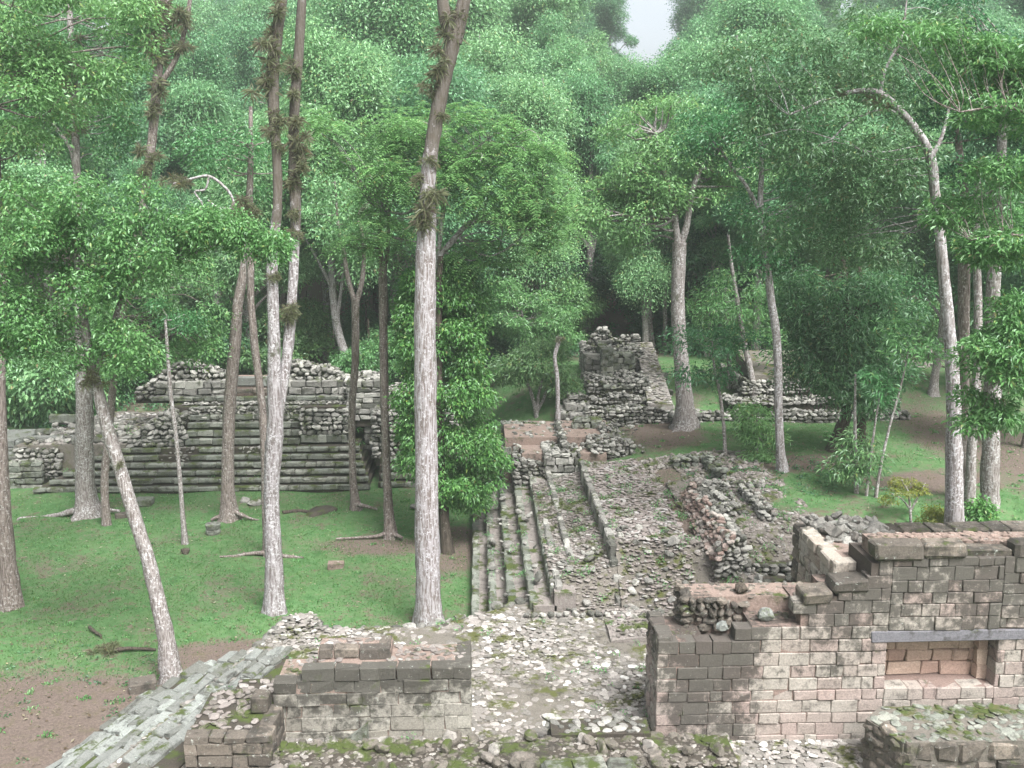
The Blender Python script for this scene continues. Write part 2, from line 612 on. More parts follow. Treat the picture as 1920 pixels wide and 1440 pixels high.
def rubble_face(mb, p0, d, length, z0, top, size=0.16, depth=0.25, back=0.0, lean=0.0):
    """irregular field stones stacked in rough rows on the face"""
    d = np.array(d, float) / np.linalg.norm(d)
    nrm = np.array([-d[1], d[0]])
    zf = top if callable(top) else (lambda s: top)
    zmax = max(zf(s) for s in np.linspace(0, length, 60))
    z = z0
    cs, hs_ = [], []
    while z < zmax:
        h = size * RNG.uniform(0.7, 1.2)
        s = -RNG.uniform(0, size)
        while s < length:
            w = size * RNG.uniform(0.8, 2.2)
            m_ = s + w / 2
            zz = z + h / 2 + RNG.normal(0, size * 0.12)
            if 0 <= m_ <= length and zz < zf(m_):
                hh = h * RNG.uniform(0.8, 1.15) / 2
                cs.append([*(np.array(p0) + d * m_ + nrm * (back + (zz - z0) * lean + RNG.normal(0.05, 0.03))), zz])
                hs_.append((w / 2 * 0.98, depth / 2 * RNG.uniform(0.7, 1.1), hh))
            s += w
        z += h * 0.97
    n = len(cs)
    if not n:
        return
    B = np.array([[d[0], -d[1], 0], [d[1], d[0], 0], [0, 0, 1]])
    R = B[None] @ _small(n, 0.12)
    rocks(mb, cs, hs_, R)


def cobbles(mb, x0, x1, y0, y1, zf, s=0.2, inside=None, flat=0.32, fill=0.94, zoff=0.0, big=0.0, tilt=0.1):
    nx, ny = max(1, int((x1 - x0) / s)), max(1, int((y1 - y0) / (s * 0.9)))
    gx, gy = np.meshgrid(np.arange(nx), np.arange(ny))
    gx = gx + 0.5 * (gy % 2)
    x = x0 + (gx.ravel() + 0.5 + RNG.uniform(-0.28, 0.28, gx.size)) * (x1 - x0) / (nx + 0.5)
    y = y0 + (gy.ravel() + 0.5 + RNG.uniform(-0.28, 0.28, gy.size)) * (y1 - y0) / ny
    k = RNG.uniform(size=len(x)) < fill
    if inside is not None:
        k &= np.array([inside(a, b) for a, b in zip(x, y)])
    x, y = x[k], y[k]
    n = len(x)
    r = s * 0.5 * RNG.uniform(0.6, 1.18, n)
    if big > 0:
        r *= np.where(RNG.uniform(size=n) < big, 1.5, 1.0)
    half = np.stack([r * RNG.uniform(0.95, 1.35, n), r * RNG.uniform(0.7, 1.0, n), r * flat * RNG.uniform(0.7, 1.4, n)], 1)
    z = np.array([zf(a, b) for a, b in zip(x, y)]) + zoff + RNG.normal(0, 0.008, n)
    rocks(mb, np.stack([x, y, z], 1), half, tilt=tilt)


def scatter(mb, n, x0, x1, y0, y1, zf, smin, smax, inside=None, flat=0.6):
    x, y = RNG.uniform(x0, x1, n), RNG.uniform(y0, y1, n)
    if inside is not None:
        k = np.array([inside(a, b) for a, b in zip(x, y)])
        x, y = x[k], y[k]
    n = len(x)
    r = RNG.uniform(smin, smax, n) * RNG.uniform(0.5, 1, n)
    half = np.stack([r * RNG.uniform(0.9, 1.5, n), r * RNG.uniform(0.7, 1.1, n), r * flat * RNG.uniform(0.7, 1.2, n)], 1)
    z = np.array([zf(a, b) for a, b in zip(x, y)]) + half[:, 2] * 0.35
    rocks(mb, np.stack([x, y, z], 1), half, tilt=0.35)


# ------------------------------------------------------------------ ground
def sm(x, a, b):
    t = np.clip((x - a) / (b - a), 0, 1)
    return t * t * (3 - 2 * t)


def gz(x, y):
    x = np.asarray(x, float)
    y = np.asarray(y, float)
    base = np.interp(x, [-0.6, 0.0, 1.5, 3.6, 6.5, 9.0], [0, -0.1, 1.1, 2.15, 2.75, 3.0])
    near = 1.0 - sm(y, 24.4, 28.0)
    base = base * (1 - near) + np.minimum(base, np.where(x > 0, 0.9, 0)) * near
    far = sm(y, 40.8, 45.0) * sm(x, -2.0, 3.0)
    base = base + far * (np.where(x > 3, 3.9, 3.6) - base) * np.where(x > -2, 1, 0)
    back = sm(y, 47, 56) * (1 - sm(x, -6, 2)) * 1.6
    base = base + back
    hill = np.maximum(y - 56, 0) * 0.12 + np.maximum(y - 75, 0) * 0.16
    bump_ = 0.05 * np.sin(x * 0.9 + 1.3) * np.cos(y * 0.7) + 0.03 * np.sin(x * 2.1) * np.sin(y * 1.7 + 2)
    return base + hill + bump_ * np.where((y > 24) | (x < -7), 1, 0)


def gz1(x, y):
    return float(gz(x, y))


def blob(x, y, cx, cy_, rx, ry, soft=0.5):
    d = np.sqrt(((x - cx) / rx) ** 2 + ((y - cy_) / ry) ** 2)
    return 1 - sm(d, 1 - soft, 1 + soft)


xl = np.concatenate([np.linspace(-140, -28, 29)[:-1], np.arange(-28, 24, 0.3), np.linspace(24, 140, 30)])
yl = np.concatenate([np.linspace(-10, 15, 8)[:-1], np.arange(15, 62, 0.3), np.linspace(62, 175, 40)])
GX, GY = np.meshgrid(xl, yl)
gx_, gy_ = GX.ravel(), GY.ravel()
gzv = gz(gx_, gy_)
soil = np.zeros_like(gx_)
for b in [(-10.2, 21.2, 3.2, 2.9, 0.5), (-6.6, 25.0, 1.6, 0.8, 0.6), (-3.5, 33.5, 1.6, 0.8, 0.9), (-1.0, 33, 0.8, 2.0, 0.7), (11.0, 33.0, 2.0, 1.0, 0.8),
          (7.4, 39.5, 1.2, 3.2, 0.6), (5.6, 30, 2.0, 3.6, 0.7), (15, 31, 2, 1.0, 0.8), (19, 36, 2, 5, 0.8), (9.5, 25, 2.0, 2.4, 0.7)]:
    soil = np.maximum(soil, blob(gx_, gy_, *b))
soil = np.maximum(soil, sm(gy_, 51, 56))
mb = MB()
nx, ny = len(xl), len(yl)
i0 = (np.arange(ny - 1)[:, None] * nx + np.arange(nx - 1)[None]).ravel()
mb.add(np.stack([gx_, gy_, gzv], 1), np.stack([i0, i0 + 1, i0 + nx + 1, i0 + nx], 1))


def ground_mat():
    m, t, n, l = newmat('lawn_and_soil')
    out = n.new('ShaderNodeOutputMaterial')
    bs = n.new('ShaderNodeBsdfPrincipled')
    bs.inputs['Roughness'].default_value = 0.95
    bs.inputs['Specular IOR Level'].default_value = 0.1
    geo = n.new('ShaderNodeNewGeometry')
    pos = geo.outputs['Position']
    a = n.new('ShaderNodeAttribute')
    a.attribute_name = 'soil'
    big = noise(n, l, pos, 0.45, 5, 0.65)
    med = noise(n, l, pos, 2.6, 6, 0.75)
    fine = noise(n, l, pos, 16, 5, 0.8)
    gr = mix(n, l, mapr(n, l, med, 0.3, 0.7), (0.045, 0.105, 0.035), (0.095, 0.19, 0.075))
    gr = mix(n, l, math2(n, l, 'MULTIPLY', mapr(n, l, fine, 0.45, 0.7), 0.5), gr, (0.035, 0.08, 0.018))
    gr = mix(n, l, math2(n, l, 'MULTIPLY', mapr(n, l, noise(n, l, pos, 1.1, 5, 0.7), 0.42, 0.62), 0.25), gr, (0.12, 0.16, 0.07))
    so = mix(n, l, mapr(n, l, fine, 0.3, 0.7), (0.08, 0.062, 0.052), (0.155, 0.12, 0.10))
    so = mix(n, l, math2(n, l, 'MULTIPLY', mapr(n, l, med, 0.5, 0.7), 0.6), so, (0.09, 0.085, 0.04))
    f = math2(n, l, 'ADD', math2(n, l, 'MULTIPLY', a.outputs['Fac'], 0.30), math2(n, l, 'MULTIPLY', big, 0.55))
    f = math2(n, l, 'ADD', f, math2(n, l, 'MULTIPLY', math2(n, l, 'SUBTRACT', med, 0.5), 1.15))
    f = math2(n, l, 'ADD', f, math2(n, l, 'MULTIPLY', math2(n, l, 'SUBTRACT', fine, 0.5), 0.8))
    col = mix(n, l, mapr(n, l, f, 0.30, 0.47), gr, so)
    l.new(col, bs.inputs['Base Color'])
    bp = n.new('ShaderNodeBump')
    bp.inputs['Strength'].default_value = 0.6
    bp.inputs['Distance'].default_value = 0.06
    l.new(fine, bp.inputs['Height'])
    l.new(bp.outputs[0], bs.inputs['Normal'])
    l.new(bs.outputs[0], out.inputs[0])
    return m


gnd = mb.build('ground', ground_mat(), smooth=True, att=('soil', soil))
kind(gnd, 'structure')

# ------------------------------------------------------------------ near cobbled platform (z = 2)
ZP = 1.4
# outline of the platform; its west side is skewed like the pale stair beside it
PLAT = [(-8.2, 14.5), (10.5, 14.5), (10.5, 24.5), (3.2, 25.4), (1.9, 25.5), (0.9, 25.0), (-0.35, 24.2), (-1.4, 23.7), (-4.0, 23.6), (-4.35, 24.4), (-4.95, 24.3), (-5.3, 23.2), (-5.5, 22.4)]


def inpoly(poly):
    P = [(a, b) for a, b in poly]

    def f(x, y):
        c = False
        j = len(P) - 1
        for i in range(len(P)):
            if (P[i][1] > y) != (P[j][1] > y) and x < (P[j][0] - P[i][0]) * (y - P[i][1]) / (P[j][1] - P[i][1]) + P[i][0]:
                c = not c
            j = i
        return c
    return f


def zplat(x, y):
    return ZP + 0.03 * math.sin(x * 1.3) * math.cos(y * 1.1) + (0.0 if y < 24.2 else 0.0) + 0.16 * math.exp(-((x + 4.65) ** 2 + (y - 24.0) ** 2) / 0.5)


mb = MB()
prism(mb, PLAT, -0.3, ZP - 0.035)
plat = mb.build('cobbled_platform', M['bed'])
kind(plat, 'structure')
mb = MB()
cobbles(mb, -8.6, 8.5, 15.5, 25.6, zplat, s=0.18, inside=inpoly(PLAT), flat=0.13, zoff=-0.024, big=0.12, fill=0.96, tilt=0.05)
cobbles(mb, -8.6, 8.5, 15.5, 25.6, zplat, s=0.10, inside=inpoly(PLAT), flat=0.22, zoff=-0.035, fill=0.7, tilt=0.05)
mb.build('paving', M['cobble'], plat, smooth=False)
mb = MB()
for (a, b) in zip(PLAT[3:], PLAT[4:]):
    a, b = np.array(b), np.array(a)
    L_ = np.linalg.norm(b - a)
    rubble_face(mb, a, (b - a), L_, 0.0, ZP + 0.02, size=0.2, depth=0.3)
mb.build('edge_wall', M['rubble'], plat)

# ------------------------------------------------------------------ pale stair down to the lawn (skewed)
stair = thing('pale_stairway', 'pale grey worn stone stairway descending to the bare soil at the lower left', 'stairway', (-7.0, 19.5, 0))
sdv = np.array([0.295, 0.955])
sdv /= np.linalg.norm(sdv)
snr = np.array([-sdv[1], sdv[0]])       # downhill, to the left
tops = [1.47, 1.46, 1.30, 1.09, 0.88, 0.66, 0.44, 0.22]
L0 = atz(185, 1362, 0.2)[:2]
TW = 0.46
for k, zt in enumerate(tops):
    a = L0 - snr * (TW * (8 - k))            # right (uphill) end of tread k
    s1 = [2.5, 2.3, 2.35, 2.6, 2.4, 2.7, 2.2, 1.9][k]
    m1 = MB()
    s = -6.0
    cs, hh = [], []
    while s < s1 - 0.05:
        lw = min(RNG.uniform(0.4, 1.0), s1 - s)
        for part_ in range(2):
            w = TW * (0.62 if part_ == 0 else 0.36)
            o_ = TW * (0.69 if part_ == 0 else 0.18)
            c = a + sdv * (s + lw / 2 + RNG.normal(0, 0.03)) + snr * o_
            if RNG.uniform() < 0.97:
                cs.append((c[0], c[1], zt - 0.2 + RNG.normal(0, 0.012)))
                hh.append((lw / 2 - 0.01, w / 2 - 0.004, 0.2))
        s += lw
    blocks(m1, cs, hh, ax=(sdv[0], sdv[1], 0), bev=0.035, jit=0.014, rot=0.012)
    m1.build('step', M['pale'], stair)
m1 = MB()
for k in range(8):
    a = L0 - snr * (TW * (8.6 - k)) - sdv * 6
    b = a + sdv * (6 + [2.45, 2.25, 2.3, 2.55, 2.35, 2.65, 2.15, 1.85][k])
    c, d_ = b + snr * TW * 1.5, a + snr * TW * 1.5
    prism(m1, [tuple(d_), tuple(c), tuple(b), tuple(a)], -0.3, tops[k] - 0.07 - 0.0007 * k)
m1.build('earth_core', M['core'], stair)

# ------------------------------------------------------------------ foreground left wall
lw_ = thing('ruined_wall', 'low tan block wall with blackened top left of the cobbled court floor', 'ruined wall', (-1.9, 18.6, 2.0))
x0 = at(512, 1300, 18.4)[0]
x1 = at(882, 1300, 18.4)[0]
L_ = x1 - x0


def lt(s):
    px = 512 + (882 - 512) * s / L_
    if px < 596: return 2.58
    return 2.87


m1 = MB()
ashlar(m1, (x0, 18.4), (1, 0), L_, 1.25, lt, hc=0.272, lb=0.48, depth=0.32, bev=0.011, gap=0.003)
ashlar(m1, (x1, 18.43), (0, 1), 1.15, 1.25, 2.87, hc=0.272, lb=0.48, depth=0.3, bev=0.011, gap=0.003)
m1.build('block_facing', M['tan'], lw_)
m1 = MB()
box(m1, x0 + 0.05, x1 - 0.05, 18.43, 19.55, 1.0, 2.54)
xa = at(596, 1250, 18.6)[0]
box(m1, xa, x1 - 0.04, 18.52, 19.5, 2.5, 2.845)
xb = at(600, 1200, 19.2)[0]
xc = at(735, 1200, 19.2)[0]
box(m1, xb, xc, 18.9, 19.5, 2.8, 3.02)
m1.build('mortar_core', M['pinktop'], lw_)
m1 = MB()
ashlar(m1, (xb, 18.85), (1, 0), xc - xb, 2.84, 3.08, hc=0.26, lb=0.42, depth=0.28, bev=0.02)
ashlar(m1, (xc - 0.02, 18.85), (0, 1), 0.7, 2.82, 3.06, hc=0.26, lb=0.4, depth=0.25, bev=0.02)
m1.build('top_course', M['darktop'], lw_)
m1 = MB()
cobbles(m1, xa, x1 - 0.05, 18.75, 19.5, lambda x, y: 2.85, s=0.17, flat=0.25, fill=0.7)
cobbles(m1, x0 + .1, xa, 18.6, 19.5, lambda x, y: 2.55, s=0.17, flat=0.35, fill=0.85)
cobbles(m1, xb + .1, xc - .1, 19.1, 19.5, lambda x, y: 3.03, s=0.17, flat=0.3, fill=0.8)
m1.build('rubble_top', M['slope'], lw_)

# lower annex wall in front of it
an = thing('ruined_wall', 'lower dark-topped block wall stub at the bottom beside the pale stairway', 'ruined wall', (-5.0, 17.2, 2.0))
ax0 = at(342, 1372, 17.2)[0]
ax1 = at(508, 1372, 17.2)[0]
zt = 2.14
m1 = MB()
ashlar(m1, (ax0, 17.2), (1, 0), ax1 - ax0, 1.0, zt, hc=0.27, lb=0.5, depth=0.3, bev=0.015, gap=0.007)
ashlar(m1, (ax1, 17.23), (0, 1), 1.2, 1.0, zt, hc=0.27, lb=0.5, depth=0.3, bev=0.015, gap=0.007)
m1.build('block_facing', M['darktop'], an)
m1 = MB()
box(m1, ax0 + 0.05, ax1 - 0.05, 17.28, 19.0, 0.8, zt - 0.04)
m1.build('mortar_core', M['core'], an)
m1 = MB()
cobbles(m1, ax0 + .02, ax1 - 0.3, 17.5, 19.0, lambda x, y: zt - 0.02, s=0.19, flat=0.35)
cobbles(m1, ax0 + .4, ax1 + 0.1, 19.0, 19.9, lambda x, y: 1.9, s=0.19, flat=0.5)
m1.build('rubble_top', M['slope'], an)
m1 = MB()
box(m1, ax0 + 0.4, ax1 + 0.2, 19.0, 20.0, 1.0, 1.88)
m1.build('rear_core', M['core'], an)
m1 = MB()
pz = at(490, 1325, 18.25)
blocks(m1, [(pz[0], 18.25, 2.28)], [(0.17, 0.2, 0.17)], bev=0.02)
m1.build('corner_block', M['darktop'], an)

# near rubble wall along the bottom edge of the view
fr = thing('rubble_wall', 'low rough rubble wall of loose grey stones along the very bottom', 'rubble wall', (0.0, 16.9, 2.0))
m1 = MB()
X0, X1 = at(515, 1400, 17.0)[0], at(1370, 1400, 17.0)[0]
box(m1, X0 + 0.1, X1, 16.4, 17.35, 0.9, 1.88)
m1.build('earth_core', M['core'], fr)
m1 = MB()
cobbles(m1, X0, X1, 16.35, 17.4, lambda x, y: 1.87, s=0.15, flat=0.3, tilt=0.12)
cobbles(m1, X0, X1, 16.35, 17.4, lambda x, y: 1.87, s=0.09, flat=0.35, tilt=0.12, fill=0.8)
n_ = 34
xs = RNG.uniform(X0, X1, n_)
rocks(m1, np.column_stack([xs, RNG.uniform(16.3, 17.35, n_), np.full(n_, 1.95) + RNG.uniform(-.03, .05, n_)]),
      np.column_stack([RNG.uniform(.09, .2, n_), RNG.uniform(.08, .15, n_), RNG.uniform(.06, .12, n_)]), tilt=0.3)
rubble_face(m1, (X0, 16.35), (1, 0), X1 - X0, 1.0, 1.92, size=0.2, depth=0.35)
rubble_face(m1, (X1, 17.45), (-1, 0), X1 - X0, 1.3, 1.9, size=0.2, depth=0.3)
m1.build('loose_stones', stone_mat('dark_mossy_rubble', [(0, (0.09, 0.08, 0.065)), (0.7, (0.16, 0.14, 0.12)), (1, (0.30, 0.28, 0.25))], dark=0.5, moss=0.5, lichen=0.08), fr)
m1 = MB()
X2, X3 = at(1032, 1350, 17.7)[0], at(1215, 1350, 17.7)[0]
box(m1, X2, X3, 17.35, 17.95, 1.2, 1.96)
m1.build('ledge_core', M['core'], fr)
m1 = MB()
cobbles(m1, X2, X3, 17.4, 17.95, lambda x, y: 1.97, s=0.2, flat=0.3)
rubble_face(m1, (X3, 17.98), (-1, 0), X3 - X2, 1.4, 1.98, size=0.2)
m1.build('ledge_paving', M['rubble'], fr)
m1 = MB()
p = at(1100, 1432, 16.2)
blocks(m1, [(p[0] - .55, 16.1, 1.98), (p[0] + .05, 16.1, 1.99), (p[0] + .6, 16.12, 1.97)], [(.28, .2, .16), (.3, .2, .17), (.24, .2, .15)], bev=0.04, jit=0.015)
m1.build('squared_blocks', M['step'], fr)

# triangular fragment leaning on the tan wall
m1 = MB()
p = at(660, 1372, 18.1)
m1.add([(p[0] - .45, 18.05, 1.3), (p[0] + .3, 18.05, 1.3), (p[0] + .3, 18.05, 1.82), (p[0] - .2, 18.3, 1.3), (p[0] + .3, 18.34, 1.3), (p[0] + .3, 18.34, 1.76)],
       [(0, 1, 2), (3, 5, 4)], [(0, 2, 5, 3), (1, 4, 5, 2), (0, 3, 4, 1)])
o = m1.build('stone_fragment', M['step'], loc=(p[0], 18.2, 1.4))
tag(o, 'triangular grey stone fragment leaning against the tan block wall', 'stone')

# ------------------------------------------------------------------ pink building on the right
pb = thing('ruined_building', 'ruined pink stone building with a rectangular wall niche at lower right', 'ruin', (7.0, 18.5, 2.0))
YW = 18.0


def X(px, Y=YW):
    return float(at(px, 1200, Y)[0])


def Zp(py, Y=YW, px=1400):
    return float(at(px, py, Y)[2])


bx0 = X(1234)
bx1 = X(1990)
prof = [(1234, 1192), (1322, 1206), (1392, 1184), (1410, 1166), (1500, 1134), (1555, 1112), (1626, 1050), (2000, 1050)]


def ptop(s):
    x_ = bx0 + s
    z_ = None
    for a, b in prof:
        if x_ >= X(a) - 1e-6:
            z_ = Zp(b)
    return z_ if z_ is not None else Zp(1192)


nx0, nx1 = X(1665), X(1872)
nz0, nz1 = Zp(1295), Zp(1208)
m1 = MB()
# front wall in three stretches so the niche stays open
ashlar(m1, (bx0, YW), (1, 0), nx0 - bx0, 1.25, ptop, hc=0.25, lb=0.44, depth=0.34, bev=0.013, jit=0.0035, gap=0.004)
sh = nx0 - bx0
ashlar(m1, (nx0, YW), (1, 0), nx1 - nx0, 1.25, nz0, hc=0.25, lb=0.44, depth=0.34, bev=0.013, jit=0.0035, gap=0.004)
ashlar(m1, (nx0, YW), (1, 0), nx1 - nx0, nz1 + 0.235, Zp(1050), hc=0.25, lb=0.44, depth=0.34, bev=0.013, jit=0.0035, gap=0.004)
ashlar(m1, (nx1, YW), (1, 0), bx1 - nx1, 1.25, lambda s: Zp(1050), hc=0.25, lb=0.44, depth=0.34, bev=0.013, jit=0.0035, gap=0.004,
       holes=[(0, 3, nz1, nz1 + 0.235)])
# left end face
ashlar(m1, (bx0, YW + 1.3), (0, -1), 1.28, 1.25, Zp(1192), hc=0.25, lb=0.45, depth=0.3, bev=0.03, gap=0.009)
m1.build('block_facing', M['pink'], pb)
# mortar behind the facing, stepped like the top
m1 = MB()
ed = [(1234, 1196), (1322, 1212), (1392, 1190), (1410, 1170), (1500, 1138), (1555, 1116), (1626, 1054)]
for k, (a, b) in enumerate(ed):
    xa = X(a) + (0.03 if k == 0 else 0)
    xb = X(ed[k + 1][0]) if k + 1 < len(ed) else nx0 - 0.02
    box(m1, xa, xb, YW + 0.022 + 0.002 * k, YW + 1.25 - 0.002 * k, 1.0, Zp(b) - 0.07)
box(m1, nx0 - 0.02, nx1 + 0.02, YW + 0.035, YW + 0.7, 1.6, nz0 - 0.01)
box(m1, nx0 - 0.02, nx1 + 0.02, YW + 0.035, YW + 1.25, nz1 + 0.02, Zp(1054))
box(m1, nx1 + 0.02, bx1, YW + 0.035, YW + 1.25, 1.6, Zp(1054))
box(m1, nx0 - 0.02, nx1 + 0.02, YW + 0.78, YW + 1.25, nz0 - 0.3, nz1 + 0.02)
m1.build('mortar_core', M['pinkmortar'], pb)
ni = thing_ = None
m1 = MB()
ashlar(m1, (nx0, YW + 0.55), (1, 0), nx1 - nx0, nz0, nz1, hc=0.29, lb=0.5, depth=0.25, bev=0.02, gap=0.006)
ashlar(m1, (nx1, YW + 0.34), (0, 1), 0.2, nz0, nz1, hc=0.3, lb=0.5, depth=0.2, bev=0.01, gap=0.004)
mn = M['niche'] = stone_mat('niche_stone', [(0, (0.36, 0.25, 0.20)), (1, (0.42, 0.32, 0.25))], dark=0.15, moss=0, lichen=0.05)
m1.build('niche', mn, pb)
m1 = MB()
lx0, lx1 = X(1633), bx1 - 0.02
blocks(m1, [((lx0 + lx1) / 2, YW + 0.225, nz1 + 0.117)], [((lx1 - lx0) / 2, 0.235, 0.113)], bev=0.015, jit=0.004)
m1.build('lintel', M['lintel'], pb)
# cornice blocks
m1 = MB()
Z0c, Z1c = Zp(1052), Zp(1026)
cs, hh = [], []
segs = [(1628, 1720), (1720, 1800), (1886, 1960), (1960, 2040)]
for a, b in segs:
    xa, xb = X(a), X(b)
    cs.append(((xa + xb) / 2, YW + 0.14, (Z0c + Z1c) / 2 + 0.02)); hh.append(((xb - xa) / 2 - 0.006, 0.2, (Z1c - Z0c) / 2 + 0.03))
blocks(m1, cs, hh, ax=(1, 0, 0), bev=0.05, jit=0.01)
xa, xb = X(1800), X(1886)
blocks(m1, [((xa + xb) / 2, YW + 0.32, Z0c + 0.05)], [((xb - xa) / 2 - 0.01, 0.25, 0.1)], bev=0.03, jit=0.01)
# dark stained blocks above the lower stair of the profile
for a, b, zt_ in [(1500, 1556, 1112 + 6), (1556, 1626, 1096)]:
    xa, xb = X(a), X(b)
    blocks(m1, [((xa + xb) / 2, YW + 0.2, Zp(zt_) - 0.06)], [((xb - xa) / 2 - 0.01, 0.28, 0.12)], bev=0.03, jit=0.012)
m1.build('cornice', M['darktop'], pb)
m1 = MB()
box(m1, X(1640), X(2040), YW + 0.42, YW + 0.95, Z0c - 0.1, Z1c - 0.08)
cobbles(m1, X(1640), X(2040), YW + 0.4, YW + 0.95, lambda x, y: Z1c - 0.08, s=0.15, flat=0.35)
m1.build('wall_top', M['pinktop'], pb)
# rubble core behind the stepped left part
m1 = MB()
ra, rb = X(1278, 18.8), X(1500, 18.8)
box(m1, ra + .05, X(1560, 18.8), 18.8, 19.5, 1.0, 4.12)
m1.build('core_block', M['pinktop'], pb)
m1 = MB()
rubble_face(m1, (ra, 18.72), (1, 0), X(1400, 18.7) - ra, 3.4, lambda s: 4.14 - 0.06 * s, size=0.15, depth=0.3)
rubble_face(m1, (ra, 19.5), (0, -1), 0.75, 1.4, 4.14, size=0.15, depth=0.25)
cobbles(m1, ra, X(1560, 19.4), 18.8, 19.5, lambda x, y: 4.11, s=0.17, flat=0.2, fill=0.8)
for a_, b_, c_ in [(1240, 1322, 1196), (1322, 1392, 1214), (1392, 1410, 1192), (1410, 1500, 1168), (1500, 1556, 1136)]:
    cobbles(m1, X(a_) + .06, X(b_) - .04, YW + 0.3, YW + 0.78, lambda x, y: Zp(c_) - 0.09, s=0.15, flat=0.4, fill=0.85, tilt=0.2)
m1.build('rubble_core', M['darktop'], pb)
# wing wall running back
wx0 = float(at(1565, 1063, 18.7)[0])
wx1 = wx0 + 0.7
m1 = MB()
ashlar(m1, (wx0, 21.0), (0, -1), 2.3, 1.4, 4.86, hc=0.26, lb=0.42, depth=0.32, bev=0.025, gap=0.008)
ashlar(m1, (wx0, 18.7), (1, 0), wx1 - wx0 + 0.1, 3.6, 4.86, hc=0.26, lb=0.42, depth=0.32, bev=0.025, gap=0.008)
m1.build('wing_facing', M['tan2'] if 'tan2' in M else stone_mat('wing_stone', [(0, (0.26, 0.21, 0.17)), (1, (0.36, 0.33, 0.28))], dark=0.35, moss=0, lichen=0.25), pb)
m1 = MB()
box(m1, wx0 + 0.04, wx1, 18.8, 21.0, 1.0, 4.82)
m1.build('wing_core', M['pinktop'], pb)
m1 = MB()
rx1 = X(2040, 21.2)
ashlar(m1, (wx0 + 0.1, 21.1), (1, 0), rx1 - wx0, 2.6, 4.69, hc=0.26, lb=0.6, depth=0.6, bev=0.03, gap=0.008, rag=0.05)
m1.build('rear_facing', M['darktop'], pb)
m1 = MB()
n_ = 90
xs = RNG.uniform(wx0 + 0.3, wx0 + 1.9, n_)
ys = RNG.uniform(20.0, 21.4, n_)
hz = 4.8 + 0.22 * np.exp(-((xs - wx0 - 0.8) ** 2) / 0.4) * RNG.uniform(0, 1, n_)
rocks(m1, np.column_stack([xs, ys, hz]), np.column_stack([RNG.uniform(.08, .2, n_), RNG.uniform(.07, .15, n_), RNG.uniform(.05, .1, n_)]), tilt=0.4)
box(m1, wx0 + 0.4, wx0 + 1.8, 20.2, 21.3, 2.0, 4.78)
m1.build('loose_stones', stone_mat('pale_loose', [(0, (0.09, 0.08, 0.07)), (1, (0.30, 0.29, 0.26))], dark=0.45, moss=0.15, lichen=0.35), pb)


def single_stone(px, py, Y, hx, hy, hz, mat, label, cat='stone', name='loose_stone', rotz=0.0, z=None):
    p = at(px, py, Y)
    zz = p[2] if z is None else z
    m_ = MB()
    R = rotm(1, 0.08)
    rocks(m_, [(p[0], Y, zz + hz * 0.8)], [(hx, hy, hz)], R)
    o = m_.build(name, mat, loc=(p[0], Y, zz))
    return tag(o, label, cat)


single_stone(1391, 1118, 19.0, .17, .14, .1, M['bark_dark'], 'dark rounded stone lying on top of the ruined pink building wall', z=4.13)
single_stone(1353, 1196, 18.25, .12, .1, .09, M['pale'], 'small pale pointed stone in the dip of the pink building wall', z=3.66)
single_stone(1436, 1152, 18.3, .17, .12, .12, M['pale'], 'pale lump of stone on the stepped end of the pink building wall', z=3.85)

# cobbled block at bottom right
cb = thing('cobbled_block', 'mossy cobble-topped masonry block at the bottom right corner', 'ruin', (9.0, 16.5, 2.0))
cx0 = at(1690, 1400, 16.2)[0]
m1 = MB()
CP = [(cx0, 16.15), (cx0 + 4.5, 16.15), (cx0 + 4.5, 17.45), (cx0 + 0.1, 17.45), (cx0 - 0.35, 17.0)]
prism(m1, CP, 1.0, 2.38)
m1.build('earth_core', M['bed'], cb)
m1 = MB()
cobbles(m1, cx0 - .3, cx0 + 4.5, 16.15, 17.45, lambda x, y: 2.39, s=0.2, flat=0.2, inside=inpoly(CP), big=0.1)
m1.build('paving', M['step'], cb)
m1 = MB()
ashlar(m1, (cx0, 16.1), (1, 0), 4.5, 1.2, 2.37, hc=0.27, lb=0.55, depth=0.3, bev=0.05, jit=0.015)
rubble_face(m1, (cx0 - .35, 17.0), (0.38, -0.92), 0.95, 1.3, 2.4, size=0.2)
m1.build('block_facing', M['darktop'], cb)
single_stone(1665, 1395, 17.2, .26, .22, .22, M['step'], 'large grey corner boulder between the cobbled block and the niche wall', z=1.5, name='boulder')

# ------------------------------------------------------------------ long courtyard stairway (west side)
cst = thing('courtyard_stairway', 'long mossy stone stairway running along the right edge of the lawn', 'stairway', (1.0, 32, 0))
edges = [(-0.26, 0.40), (0.24, 0.80), (0.76, 1.20), (1.30, 1.60), (1.85, 1.95)]
Y0s, Y1s = 24.4, 40.2


def step_row(mb, X_, ztop, y0, y1, w, h=0.40, bl=0.6, bev=0.03):
    cs, hh = [], []
    y = y0
    while y < y1:
        lw = bl * RNG.uniform(0.6, 1.5)
        if RNG.uniform() < 0.985:
            cs.append((X_ + w / 2 + RNG.normal(0, 0.008), y + lw / 2, ztop - h / 2 + RNG.normal(0, 0.006)))
            hh.append((lw / 2 - 0.008, w / 2, h / 2))
        y += lw
    blocks(mb, cs, hh, ax=(0, 1, 0), bev=bev, jit=0.008)


